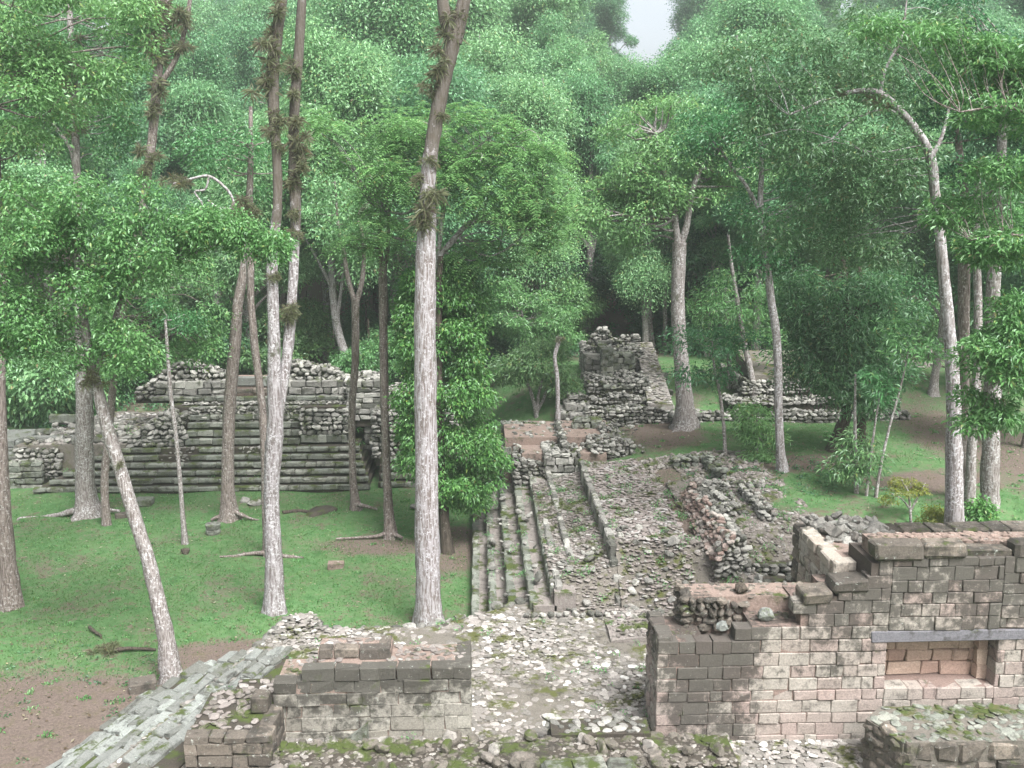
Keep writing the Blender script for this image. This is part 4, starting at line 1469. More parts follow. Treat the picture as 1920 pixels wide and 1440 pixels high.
def leaf_geo(mb, p, d, nrm, L, Wd, droop=0.15, fold=0.12):
    n = len(p)
    d = unit(d)
    s = unit(np.cross(d, nrm))
    nn = np.cross(s, d)
    L = np.broadcast_to(L, (n,))[:, None]
    Wd = np.broadcast_to(Wd, (n,))[:, None]
    v = np.empty((n, 4, 3))
    v[:, 0] = p
    mid = p + d * L * 0.5
    v[:, 1] = mid + s * Wd * 0.5 + nn * Wd * fold
    v[:, 2] = p + d * L - np.array([0, 0, 1.0]) * L * droop
    v[:, 3] = mid - s * Wd * 0.5 + nn * Wd * fold
    i = np.arange(n)[:, None] * 4
    mb.add(v.reshape(-1, 3), np.concatenate([i + np.array([[0, 2, 1]]), i + np.array([[0, 3, 2]])]))


def pad_leaves(mb, c, r, n, L, Wd, flat=0.6, droop=0.2, dome=0.6, rng=RNG):
    """clumps of leaves sitting on the upper skin of pads c (k,3) with radii r (k,)"""
    c = np.asarray(c, float)
    r = np.broadcast_to(r, (len(c),))
    cnt = np.maximum(3, (n * (r / r.mean()) ** 2).astype(int))
    i = np.repeat(np.arange(len(c)), cnt)
    m = len(i)
    u = unit(rng.normal(size=(m, 3)))
    u[:, 2] = np.where(rng.uniform(size=m) < dome, np.abs(u[:, 2]), u[:, 2])
    rr = r[i] * (0.55 + 0.5 * rng.uniform(size=m) ** 0.5)
    p = c[i] + u * rr[:, None] * np.array([1, 1, flat]) + rng.normal(0, 0.2, (m, 3)) * r[i][:, None]
    h = u * np.array([1, 1, 0.3]) + rng.normal(0, 0.55, (m, 3)) - np.array([0, 0, 0.25])
    nr = u * 0.5 + np.array([0, 0, 0.9]) + rng.normal(0, 0.45, (m, 3))
    sz = rng.uniform(0.7, 1.25, m)
    leaf_geo(mb, p, h, nr, L * sz, Wd * sz, droop)


def frond_leaves(mb, c, r, n, L=0.6, k=9, lw=0.05, ll=0.14, flat=1.0, rng=RNG, hang=0.75):
    """pinnate fronds: two rows of leaflets on an arching stalk"""
    c = np.asarray(c, float)
    r = np.broadcast_to(r, (len(c),))
    i = np.repeat(np.arange(len(c)), n)
    m = len(i)
    a = rng.uniform(0, 2 * math.pi, m)
    d = np.stack([np.cos(a), np.sin(a), rng.uniform(-0.3, 1.0, m)], 1)
    d = unit(d)
    p = c[i] + d * (r[i] * rng.uniform(0.1, 0.8, m))[:, None] * np.array([1, 1, flat]) + rng.normal(0, 0.1, (m, 3)) * r[i][:, None]
    FL = L * rng.uniform(0.7, 1.2, m)
    side = unit(np.cross(d, [0, 0, 1.0]))
    for j in range(k):
        t = (j + 0.6) / k
        q = p + d * (FL * t)[:, None] - np.array([0, 0, 1.0]) * (FL * hang * t * t)[:, None]
        sc = math.sin(math.pi * min(1, 0.25 + t * 0.72)) * 0.9 + 0.25
        for sg in (-1, 1):
            ld = side * sg + d * 0.45 - np.array([0, 0, 0.35]) + rng.normal(0, 0.08, (m, 3))
            leaf_geo(mb, q, ld, np.array([0, 0, 1.0]) + d * 0.1, ll * sc * FL / L, lw * np.ones(m), 0.1, 0.05)


def catmull(P, per=5):
    P = np.asarray(P, float)
    if len(P) < 3:
        return np.array([P[0] + (P[-1] - P[0]) * t for t in np.linspace(0, 1, per + 1)])
    Q = np.vstack([2 * P[0] - P[1], P, 2 * P[-1] - P[-2]])
    out = []
    for i in range(1, len(Q) - 2):
        for t in np.arange(per) / per:
            a, b, c, d = Q[i - 1], Q[i], Q[i + 1], Q[i + 2]
            out.append(0.5 * ((2 * b) + (-a + c) * t + (2 * a - 5 * b + 4 * c - d) * t * t + (-a + 3 * b - 3 * c + d) * t ** 3))
    out.append(P[-1])
    return np.array(out)


def tube(mb, pts, rad, sides=10, per=4, rough=0.06, flare=0.0, flare_h=0.5, lobes=5, cap=True, rng=RNG):
    pr = catmull(np.column_stack([np.asarray(pts, float), np.asarray(rad, float)]), per)
    P, R_ = pr[:, :3], np.maximum(pr[:, 3], 0.003)
    T = unit(np.gradient(P, axis=0))
    ref = np.array([0.0, 1.0, 0.0]) if abs(T[:, 1]).max() < 0.9 else np.array([1.0, 0, 0])
    U = unit(np.cross(T, ref))
    V_ = np.cross(T, U)
    th = np.linspace(0, 2 * math.pi, sides, endpoint=False)
    ph = rng.uniform(0, 6)
    n = len(P)
    rr = R_[:, None] * (1 + rough * rng.normal(size=(n, sides)) + 0.5 * rough * np.sin(3 * th + ph)[None])
    if flare > 0:
        hgt = np.linalg.norm(P - P[0], axis=1)
        fl = flare * np.exp(-hgt / flare_h)
        rr = rr * (1 + fl[:, None] * (1 + 0.7 * np.cos(lobes * th + ph)[None]))
    v = P[:, None] + U[:, None] * (np.cos(th)[None, :, None] * rr[..., None]) + V_[:, None] * (np.sin(th)[None, :, None] * rr[..., None])
    i = np.arange(n - 1)[:, None] * sides
    j = np.arange(sides)[None]
    q = np.stack([i + j, i + (j + 1) % sides, i + sides + (j + 1) % sides, i + sides + j], -1).reshape(-1, 4)
    mb.add(v.reshape(-1, 3), q)
    if cap:
        base = (n - 1) * sides
        e = v[-1]
        mb.add(np.vstack([e, P[-1][None]]), [[a, (a + 1) % sides, sides] for a in range(sides)])
    return P


def ellipsoid_pads(c, rad, n, rng=RNG, outer=0.5):
    u = unit(rng.normal(size=(n, 3)))
    s = outer + (1 - outer) * rng.uniform(size=(n, 1)) ** 0.6
    return np.asarray(c) + u * s * np.asarray(rad)


def rosette(mb, c, R_, n=40, rng=RNG, up=0.3):
    """spiky bromeliad tuft"""
    d = unit(rng.normal(size=(n, 3)) + np.array([0, 0, up]))
    leaf_geo(mb, np.tile(c, (n, 1)) + rng.normal(0, R_ * 0.12, (n, 3)), d, np.cross(d, rng.normal(size=(n, 3))), R_ * rng.uniform(0.6, 1.3, n), R_ * 0.09, 0.25, 0.05)


def branch_net(mb, anchor_pts, pads, r0=0.05, frac=0.7, rng=RNG, sides=5):
    """limbs from the nearest trunk point to the pads"""
    A = np.asarray(anchor_pts)
    for p in pads:
        if rng.uniform() > frac:
            continue
        below = A[A[:, 2] < p[2] + 0.3]
        if len(below) == 0:
            below = A
        dd = np.linalg.norm(below - p, axis=1)
        a = below[np.argmin(dd)]
        L_ = np.linalg.norm(p - a)
        m1 = a + (p - a) * 0.35 + rng.normal(0, 0.07 * L_, 3)
        m2 = a + (p - a) * 0.72 + np.array([0, 0, 0.08 * L_]) + rng.normal(0, 0.05 * L_, 3)
        r = r0 * min(1.3, 0.45 + L_ / 6)
        tube(mb, [a, m1, m2, p], [r, r * 0.75, r * 0.5, r * 0.2], sides=sides, per=3, rough=0.05, cap=False)


def traced_tree(name, label, Y, trunks, bark, crown=None, leafmat=None, leaf=(0.11, 0.055), leaves=260, pads=None, group=None, flare=0.5,
                epis=(), zbase=None, style='leaf', padr=0.5, r0=0.04, frac=0.7, flat=0.55, dome=0.6, frond=None, lobes=5, extra_roots=(), sides=12):
    """trunks: list of polylines [(px, py, width_px[, Y])]; crown: [(px, py, Y, rx, ry, rz, npads)]"""
    t0 = trunks[0][0]
    if zbase is None or zbase == 0.0:
        for yy in np.arange(Y - 4, Y + 6, 0.05):
            q_ = at(t0[0], t0[1], yy)
            if q_[2] <= (0.0 if zbase == 0.0 else gz1(q_[0], q_[1])):
                break
        dY = yy - Y
        Y = yy
        fx = lambda l_: [(*q[:3], q[3] + dY) if len(q) > 3 else q for q in l_]
        trunks = [fx(a_) for a_ in trunks]
        extra_roots = [fx(a_) for a_ in extra_roots]
        crown = [(a_[0], a_[1], a_[2] + dY, *a_[3:]) for a_ in crown] if crown else crown
        epis = [(a_[0], a_[1], a_[2], a_[3] + dY) for a_ in epis]
    b = at(t0[0], t0[1], t0[3] if len(t0) > 3 else Y)
    if zbase is None:
        zbase = gz1(b[0], b[1])
    root = thing(name, label, 'tree', (b[0], b[1], zbase), group)
    m1 = MB()
    anchors = []
    for ti, tr_ in enumerate(trunks):
        P, R_ = [], []
        for q in tr_:
            yy = q[3] if len(q) > 3 else Y
            p = at(q[0], q[1], yy)
            P.append(p)
            R_.append(q[2] / 2 / FPX * yy)
        if ti == 0:
            P.insert(0, np.array([P[0][0], P[0][1], min(P[0][2], zbase) - 0.25]))
            R_.insert(0, R_[0] * 1.05)
        anchors.append(tube(m1, P, R_, sides=sides if R_[0] > 0.08 else 8, rough=0.045, flare=flare if ti == 0 else 0, flare_h=0.45, lobes=lobes))
    for rt in extra_roots:
        P = [at(q[0], q[1], q[3]) for q in rt]
        tube(m1, P, [q[2] / 2 / FPX * q[3] for q in rt], sides=7, rough=0.1)
    m1.build('trunk', bark, root, smooth=True)
    A = np.vstack(anchors)
    if crown:
        L1, B1 = MB(), MB()
        allp = []
        for (px, py, yy, rx, ry, rz, npd) in crown:
            c = at(px, py, yy)
            allp.append(ellipsoid_pads(c, (rx, ry, rz), npd))
        allp = np.vstack(allp)
        rad = padr * RNG.uniform(0.6, 1.3, len(allp))
        if style == 'frond':
            frond_leaves(L1, allp, rad, leaves, **(frond or {}))
        else:
            pad_leaves(L1, allp, rad, leaves, leaf[0], leaf[1], flat=flat, dome=dome)
        branch_net(B1, A[len(A) // 3:], allp, r0=r0, frac=frac)
        if B1.n:
            B1.build('branches', bark, root, smooth=True)
        L1.build('crown', leafmat, root)
    if epis:
        for (px, py, rr, yy) in epis:
            m2 = MB()
            c = at(px, py, yy)
            for _ in range(4):
                rosette(m2, c + RNG.normal(0, rr * 0.35, 3), rr * 0.72, n=46, up=0.1)
            m2.build('bromeliad_clump', M['epi'], root)
    return root


# ------------------------------------------------------------------ trees standing in and around the court
traced_tree('tall_tree', 'tall thick pale ridged trunk standing at the edge of the cobbled platform', 28.0,
            [[(804, 1172, 54), (803, 1100, 48), (801, 1000, 46), (799, 800, 43), (797, 640, 41), (799, 480, 37), (802, 400, 31), (803, 330, 28), (812, 260, 26), (826, 180, 25), (842, 110, 27), (850, 70, 29)],
             [(848, 80, 28), (832, 20, 22), (826, -60, 18), (815, -200, 12)], [(852, 80, 28), (868, 10, 24), (882, -60, 20), (900, -200, 12)]],
            M['bark_pale'], flare=0.4, epis=[(800, 392, 0.55, 27.8), (806, 360, 0.35, 27.8), (818, 140, 0.4, 27.8), (812, 165, 0.3, 27.9), (845, 60, 0.4, 27.8), (796, 330, 0.3, 27.9), (855, 20, 0.35, 27.9), (812, 300, 0.28, 27.8), (826, 215, 0.28, 27.8), (830, 100, 0.32, 27.8), (798, 415, 0.4, 27.8)], zbase=0.0, sides=20)
traced_tree('twin_trunk_tree', 'twin-stemmed pale tree rising from the lawn behind the rubble corner', 28.5,
            [[(515, 1150, 40), (513, 1060, 34), (511, 1000, 32), (509, 920, 30), (512, 850, 32), (516, 790, 32), (514, 700, 25), (513, 600, 22), (510, 480, 21), (520, 390, 18), (519, 300, 17), (513, 210, 20), (511, 130, 22), (520, 60, 20), (530, -20, 18), (535, -120, 14)],
             [(519, 780, 24, 28.6), (535, 690, 20, 28.8), (543, 620, 21, 28.9), (550, 520, 18, 29), (554, 400, 20, 29), (551, 300, 20, 29), (552, 200, 18, 29), (560, 100, 17, 29), (567, -20, 15, 29), (575, -150, 10, 29)]],
            M['bark_twin'], flare=0.45, zbase=0.0, sides=16,
            epis=[(495, 160, 0.45, 28.3), (505, 130, 0.35, 28.3), (512, 60, 0.35, 28.3), (520, 225, 0.35, 28.4), (548, 130, 0.35, 28.8), (553, 260, 0.42, 28.8), (560, 290, 0.3, 28.8), (548, 345, 0.32, 28.8), (545, 575, 0.32, 28.7), (538, 595, 0.3, 28.7), (513, 515, 0.25, 28.3), (560, 320, 0.3, 28.8), (550, 390, 0.25, 28.8), (500, 90, 0.4, 28.2), (505, 250, 0.35, 28.3), (524, 280, 0.25, 28.4), (545, 180, 0.3, 28.7), (556, 440, 0.28, 28.8), (520, 20, 0.35, 28.2), (552, 230, 0.35, 28.7)])
traced_tree('leaning_tree', 'leaning pale mottled tree at the foot of the pale stairway', 24.9,
            [[(322, 1275, 44), (312, 1200, 34), (292, 1110, 30), (275, 1040, 27), (255, 980, 25), (225, 880, 25), (203, 810, 24), (185, 740, 22), (172, 690, 20), (160, 620, 16), (150, 540, 12), (140, 460, 8)],
             [(176, 700, 14), (196, 660, 12), (215, 600, 10), (240, 540, 8), (300, 490, 6), (380, 470, 5), (450, 440, 4), (520, 470, 2.5)], [(160, 620, 9), (110, 570, 8), (60, 520, 6), (10, 500, 4)]],
            M['bark_grey'], flare=0.35, zbase=0.0,
            crown=[(110, 500, 24.3, 1.9, 1.3, 1.2, 84), (250, 470, 24.6, 1.6, 1.1, 0.8, 46), (60, 400, 24.6, 1.2, 1.1, 0.7, 28), (190, 390, 24.6, 1.5, 1.1, 0.7, 28), (400, 430, 24.6, 1.0, 0.7, 0.35, 30), (490, 455, 24.4, 0.6, 0.6, 0.28, 16), (120, 640, 24.6, 1.5, 1.0, 0.7, 34), (20, 600, 24.3, 0.9, 1.0, 1.0, 40), (230, 650, 24.6, 0.7, 0.8, 0.6, 18)],
            leafmat=M['lf_bright'], leaf=(0.10, 0.05), leaves=120, padr=0.30, r0=0.014, frac=0.5, flat=0.85, dome=0.35,
            epis=[(222, 872, 0.14, 24.7), (165, 700, 0.3, 24.7), (175, 720, 0.25, 24.7)])
traced_tree('dark_trunk_tree', 'dark mottled trunk cut off by the left edge of the view', 29.4,
            [[(20, 1138, 44), (14, 1060, 34), (6, 950, 28), (2, 850, 24), (-2, 700, 22), (5, 560, 20), (-5, 400, 18), (-10, 200, 15), (-10, 0, 12)]],
            M['bark_brown'], flare=0.35, crown=[(30, 180, 29, 2.6, 2.0, 1.6, 40), (130, 60, 29, 2.4, 2, 1.3, 34), (-60, 350, 29, 1.8, 1.8, 1.8, 26)], leafmat=M['lf_mid'], leaf=(0.13, 0.06), leaves=230, padr=0.5)
traced_tree('buttressed_tree', 'pale straight trunk with spreading buttress roots in front of the left steps', 38.0,
            [[(167, 966, 40), (160, 920, 36), (158, 850, 34), (158, 760, 31), (155, 660, 24), (150, 560, 22), (147, 450, 18), (144, 330, 14), (140, 220, 14), (134, 100, 12), (128, -30, 9)],
             [(144, 330, 9), (130, 275, 7), (95, 230, 6), (55, 195, 4), (30, 150, 3)]],
            M['bark_grey'], flare=1.1, lobes=4, zbase=0.0, crown=[(130, 200, 38, 2.6, 2.0, 2.2, 30), (60, 100, 38, 2.6, 2.0, 1.8, 26), (210, 60, 38, 2.2, 2, 1.6, 22)], leafmat=M['lf_mid'], leaf=(0.15, 0.07), leaves=180, padr=0.6,
            epis=[(134, 150, 0.5, 37.7), (140, 200, 0.45, 37.7), (128, 90, 0.5, 37.7), (150, 240, 0.4, 37.7), (136, 120, 0.5, 37.7)],
            extra_roots=[[(150, 955, 16, 37.8), (120, 963, 10, 37.9), (80, 970, 8, 38.0), (40, 972, 6, 37.8), (33, 975, 4, 37.5)], [(180, 950, 14, 38), (205, 956, 9, 38), (225, 958, 5, 38)]])
traced_tree('mossy_tree', 'dark epiphyte-covered trunk leaning right in the upper left canopy', 36.5,
            [[(200, 985, 16), (196, 900, 15), (205, 800, 14), (215, 700, 14), (235, 560, 14), (258, 440, 14), (275, 340, 15), (287, 240, 16), (295, 150, 17), (303, 60, 15), (318, -40, 12)],
             [(292, 170, 11), (330, 110, 9), (350, 40, 8), (360, -30, 6)]],
            M['bark_brown'], flare=0.3,
            crown=[(240, 640, 36, 1.8, 1.6, 1.3, 20), (330, 620, 36, 1.6, 1.4, 1.5, 20), (330, 540, 36.5, 1.6, 1.4, 1.2, 18), (230, 30, 36.5, 2.0, 1.6, 0.9, 16)], leafmat=M['lf_mid'], leaf=(0.14, 0.065), leaves=200, padr=0.5,
            epis=[(300, 100, 0.6, 36.2), (290, 60, 0.6, 36.2), (310, 30, 0.6, 36.2), (294, 160, 0.5, 36.2), (285, 205, 0.45, 36.2), (270, 285, 0.5, 36.2), (275, 320, 0.35, 36.2), (335, 90, 0.45, 36.2), (348, 40, 0.5, 36.2), (322, 345, 0.4, 36.2), (285, 10, 0.6, 36.2)])
traced_tree('slim_tree', 'curved brown trunk with knuckled roots beside the round carved stone', 37.6,
            [[(430, 972, 28), (427, 900, 24), (428, 820, 23), (432, 740, 23), (440, 650, 22), (446, 570, 19), (460, 490, 17), (466, 400, 15), (470, 300, 10), (470, 200, 7)]],
            M['bark_brown'], flare=0.8, lobes=5, zbase=0.0, crown=[(460, 290, 38, 2.2, 2, 1.6, 24)], leafmat=M['lf_mid'], leaf=(0.14, 0.065), leaves=180, padr=0.55,
            extra_roots=[[(440, 960, 9, 37.5), (470, 972, 5, 37.3), (485, 975, 3, 37.2)], [(420, 965, 9, 37.5), (395, 975, 5, 37.3)]])
traced_tree('slim_tree', 'thin brown trunk rising just behind the twin-stemmed pale tree', 33.4,
            [[(503, 1040, 18), (499, 950, 17), (497, 850, 17), (490, 750, 15), (478, 650, 15), (470, 560, 14), (468, 480, 13), (445, 420, 8), (435, 380, 5)]],
            M['bark_brown'], flare=0.5, zbase=0.0, epis=[(462, 400, 0.4, 33.2), (455, 385, 0.35, 33.2), (500, 640, 0.1, 33)],
            extra_roots=[[(500, 1036, 12, 33.3), (470, 1038, 7, 33.3), (440, 1043, 6, 33.2), (412, 1044, 4, 33.1)], [(512, 1040, 10, 33.3), (545, 1044, 7, 33.2), (570, 1046, 5, 33.1)]])
traced_tree('forked_tree', 'slender forked brown tree in front of the pyramid steps near its right end', 38.8,
            [[(668, 955, 17), (662, 900, 14), (660, 830, 13), (661, 750, 14), (666, 680, 14), (667, 560, 15)],
             [(666, 570, 11), (652, 520, 9), (644, 470, 8), (634, 420, 6), (628, 340, 4)], [(668, 570, 11), (680, 520, 9), (682, 460, 7), (672, 400, 5)]],
            M['bark_brown'], flare=0.8, zbase=0.0, crown=[(650, 400, 39, 1.6, 1.5, 1.3, 22)], leafmat=M['lf_far'], leaf=(0.15, 0.07), leaves=170, padr=0.55,
            extra_roots=[[(670, 945, 9, 38.6), (695, 952, 6, 38.5), (708, 955, 4, 38.5)]])
traced_tree('forked_tree', 'slender straight grey-brown tree left of the leafy column with long surface roots', 35.2,
            [[(732, 1008, 22), (727, 930, 17), (724, 850, 16), (721, 750, 16), (719, 640, 16), (718, 530, 17), (718, 500, 15)],
             [(718, 510, 10), (712, 450, 8), (716, 380, 6), (722, 300, 4)], [(720, 510, 9), (728, 460, 7), (728, 400, 6)]],
            M['bark_brown'], flare=0.7, zbase=0.0, crown=[(690, 470, 35, 1.4, 1.2, 0.4, 14)], leafmat=M['lf_pinnate'], style='frond', leaves=16, padr=0.6, frond=dict(L=0.5, k=6, ll=0.15, lw=0.05),
            extra_roots=[[(725, 1000, 10, 35.1), (700, 1006, 6, 35), (670, 1008, 5, 35), (630, 1010, 3, 34.9)], [(738, 1002, 9, 35), (755, 1008, 6, 34.8)]])
traced_tree('sapling', 'thin mottled sapling on the lawn in front of the left steps', 34.7,
            [[(347, 1020, 12), (342, 960, 9), (335, 870, 8), (328, 800, 8), (320, 740, 8), (315, 670, 7), (310, 600, 5)]],
            M['bark_grey'], flare=0.4, zbase=0.0, crown=[(310, 600, 34.7, 1.0, 1.0, 0.8, 12)], leafmat=M['lf_mid'], leaf=(0.12, 0.05), leaves=130, padr=0.45)
# dead bare limbs hanging in front of the left canopy
traced_tree('dead_tree', 'bare whitish dead limbs drooping over the left canopy behind the leaning tree', 33.0,
            [[(470, 560, 9), (462, 470, 9), (450, 420, 8), (445, 400, 6)], [(447, 420, 6), (435, 370, 5), (415, 345, 5), (390, 330, 5), (360, 335, 4.5), (325, 345, 4)],
             [(392, 330, 4), (385, 355, 4), (365, 360, 3.5), (380, 385, 3), (365, 405, 2.5)], [(390, 375, 3), (410, 390, 3), (440, 395, 3), (450, 440, 2.5)]],
            M['bark_white'], flare=0, zbase=at(470, 560, 33)[2], epis=[(455, 385, 0.45, 32.9), (470, 400, 0.4, 32.9), (345, 345, 0.35, 32.9)])

# leafy column tree behind the tall trunk (vine wrapped) with a feathery crown
iv = traced_tree('leafy_column_tree', 'trunk wrapped from near the ground in a dense column of glossy green leaves', 34.0,
                 [[(838, 1035, 22), (832, 960, 20), (826, 850, 18), (822, 700, 16), (822, 560, 14), (826, 490, 11), (826, 480, 10)]],
                 M['bark_dark'], flare=0.5, zbase=0.0)
m1 = MB()
cs, rs = [], []
rngv = np.random.default_rng(11)
prof_y = [500, 560, 620, 680, 740, 800, 860, 910, 945]
prof_l = [790, 745, 735, 740, 728, 735, 745, 780, 810]
prof_r = [870, 905, 925, 925, 935, 940, 955, 950, 905]
for k in range(330):
    yy = rngv.uniform(500, 945)
    a_, b_ = np.interp(yy, prof_y, prof_l), np.interp(yy, prof_y, prof_r)
    ang = rngv.uniform(0, 2 * math.pi)
    cxp, hw = (a_ + b_) / 2, (b_ - a_) / 2
    rr = rngv.uniform(0.55, 0.98)
    c = at(cxp + math.cos(ang) * hw * rr * 0.9, yy, 33.7)
    c[1] += math.sin(ang) * hw / FPX * 34 * rr * 0.8
    cs.append(c)
pad_leaves(m1, np.array(cs), rngv.uniform(0.18, 0.48, len(cs)), 190, 0.13, 0.068, flat=0.8, droop=0.35, dome=0.4)
m1.build('vine_leaves', M['lf_ivy'], iv)
m1 = MB()
cs = ellipsoid_pads(at(845, 560, 34.5), (1.6, 1.2, 1.9), 60)
pad_leaves(m1, cs, 0.5, 150, 0.14, 0.06)
m1.build('crown', M['lf_mid'], iv)

traced_tree('feathery_tree', 'pale limbed tree with large feathery fronds spreading around the tall thick trunk', 33.0,
            [[(830, 1030, 15), (828, 950, 12), (825, 800, 11), (823, 620, 11), (822, 560, 11), (823, 500, 12), (826, 478, 12)], [(824, 480, 11), (850, 450, 11), (872, 425, 10), (895, 413, 9), (930, 420, 7), (985, 432, 5)],
             [(822, 480, 8), (828, 420, 8), (836, 370, 8), (850, 330, 6), (880, 290, 5), (930, 250, 3)], [(824, 420, 6), (800, 380, 5), (760, 400, 5), (720, 395, 4)]],
            M['bark_white'], flare=0.2, zbase=0.0,
            crown=[(940, 340, 32.7, 2.5, 1.6, 1.7, 72), (880, 270, 33, 1.8, 1.4, 1.1, 30), (720, 330, 32.5, 1.7, 1.3, 1.0, 32), (760, 240, 33, 1.1, 1.2, 0.8, 16), (1010, 430, 32.5, 1.3, 1.2, 0.8, 22), (690, 430, 32.8, 1.1, 1.0, 0.6, 13), (900, 480, 33.5, 1.2, 1, 0.5, 12), (600, 235, 32, 0.5, 0.6, 0.3, 7)],
            leafmat=M['lf_pinnate'], style='frond', leaves=14, padr=0.6, r0=0.035, frac=0.6, frond=dict(L=0.75, k=9, ll=0.17, lw=0.05))

# right side trees
traced_tree('grey_tree', 'smooth thick grey trunk standing on the terrace right of the temple mound', 39.6,
            [[(1286, 803, 40), (1285, 770, 36), (1281, 720, 31), (1275, 650, 28), (1271, 580, 26), (1272, 500, 26), (1274, 455, 27)], [(1272, 460, 15), (1266, 420, 13), (1262, 370, 12), (1240, 310, 9), (1230, 250, 7)],
             [(1276, 460, 15), (1288, 420, 13), (1300, 350, 10), (1330, 280, 7)]],
            M['bark_grey'], flare=0.7, lobes=6, crown=[(1260, 330, 40, 2.6, 2, 1.5, 50), (1160, 400, 40, 2.0, 2, 1.5, 34), (1390, 300, 41, 2.0, 2, 1.6, 30), (1250, 240, 40, 2.6, 2.2, 1.1, 30)], leafmat=M['lf_mid'], leaf=(0.15, 0.07), leaves=220, padr=0.6, r0=0.07)
traced_tree('slim_tree', 'slim pale pinkish trunk on the slope right of the collapsed walls', 33.2,
            [[(1467, 884, 20), (1463, 840, 17), (1460, 760, 16), (1459, 690, 16), (1455, 620, 16), (1447, 570, 15), (1440, 510, 14), (1432, 450, 13), (1426, 380, 11), (1428, 300, 9), (1420, 200, 7), (1405, 120, 5)],
             [(1427, 400, 8), (1400, 350, 7), (1370, 310, 6), (1350, 280, 4)]],
            M['bark_white'], flare=0.4, crown=[(1430, 260, 33.5, 2.3, 1.8, 1.4, 40), (1480, 400, 33.5, 1.7, 1.5, 0.9, 26), (1350, 240, 33.5, 1.4, 1.2, 0.9, 18), (1440, 480, 33.2, 0.8, 0.8, 0.4, 8)],
            leafmat=M['lf_mid'], leaf=(0.14, 0.06), leaves=170, padr=0.5)
traced_tree('mottled_tree', 'mottled white and grey trunk rising behind the pink building and bending left', 24.0,
            [[(1792, 1030, 40), (1790, 980, 38), (1789, 900, 33), (1789, 800, 29), (1786, 700, 26), (1778, 600, 23), (1770, 520, 21), (1762, 440, 19), (1753, 360, 18), (1745, 295, 18), (1722, 250, 15), (1690, 210, 14), (1650, 175, 12), (1600, 172, 9), (1540, 190, 6), (1480, 215, 4)],
             [(1746, 295, 9), (1760, 270, 8), (1772, 235, 6), (1790, 150, 4)], [(1650, 180, 7), (1660, 130, 6), (1690, 70, 5), (1700, 0, 3)], [(1700, 225, 5), (1660, 205, 5), (1600, 225, 4), (1560, 260, 3)]],
            M['bark_white'], flare=0.15, zbase=2.9,
            crown=[(1560, 230, 24.5, 2.2, 1.6, 1.5, 90), (1620, 330, 25, 1.8, 1.5, 0.9, 44), (1660, 90, 24.5, 2.2, 1.6, 0.9, 50), (1450, 130, 25, 1.5, 1.3, 1.0, 36), (1500, 420, 25.5, 1.5, 1.2, 0.7, 28), (1620, 470, 25.5, 1.4, 1.2, 0.5, 24)],
            leafmat=leaf_mat('greyish_leaves', [(0, (0.06, 0.13, 0.05)), (0.6, (0.10, 0.20, 0.08)), (1, (0.16, 0.28, 0.13))], valvar=0, huevar=0), leaf=(0.13, 0.045), leaves=95, padr=0.42, r0=0.018, frac=0.18,
            epis=[(1580, 170, 0.2, 23.9), (1640, 185, 0.25, 23.9), (1660, 190, 0.25, 23.9)])
traced_tree('dark_tree', 'dark straight trunk close behind the mottled bending tree', 29.0,
            [[(1808, 1010, 24), (1806, 900, 24), (1805, 800, 22), (1806, 650, 22), (1808, 500, 22), (1812, 400, 20), (1800, 300, 14), (1790, 150, 10)]], M['bark_brown'], flare=0.2, zbase=2.9,
            crown=[(1800, 250, 29, 2.0, 1.6, 1.5, 34)], leafmat=M['lf_mid'], leaf=(0.14, 0.06), leaves=190, padr=0.5)
traced_tree('dark_tree', 'mottled medium trunk second behind the mottled bending tree', 31.0,
            [[(1818, 960, 20), (1822, 850, 18), (1832, 700, 17), (1834, 560, 15), (1830, 430, 13), (1835, 300, 10)]], M['bark_grey'], flare=0.3,
            crown=[(1840, 400, 31, 1.6, 1.6, 1.2, 20)], leafmat=M['lf_mid'], leaf=(0.14, 0.06), leaves=190, padr=0.5)
traced_tree('thick_tree', 'thick grey trunk with a leafy foot near the right edge', 28.0,
            [[(1858, 1000, 34), (1856, 940, 36), (1858, 850, 34), (1862, 700, 28), (1862, 560, 26), (1870, 430, 22), (1880, 250, 16), (1890, 80, 12)]], M['bark_grey'], flare=0.25, zbase=2.9,
            crown=[(1880, 150, 28, 2.0, 1.8, 1.8, 36), (1760, 60, 28, 1.6, 1.6, 0.8, 18)], leafmat=M['lf_mid'], leaf=(0.13, 0.06), leaves=200, padr=0.5)
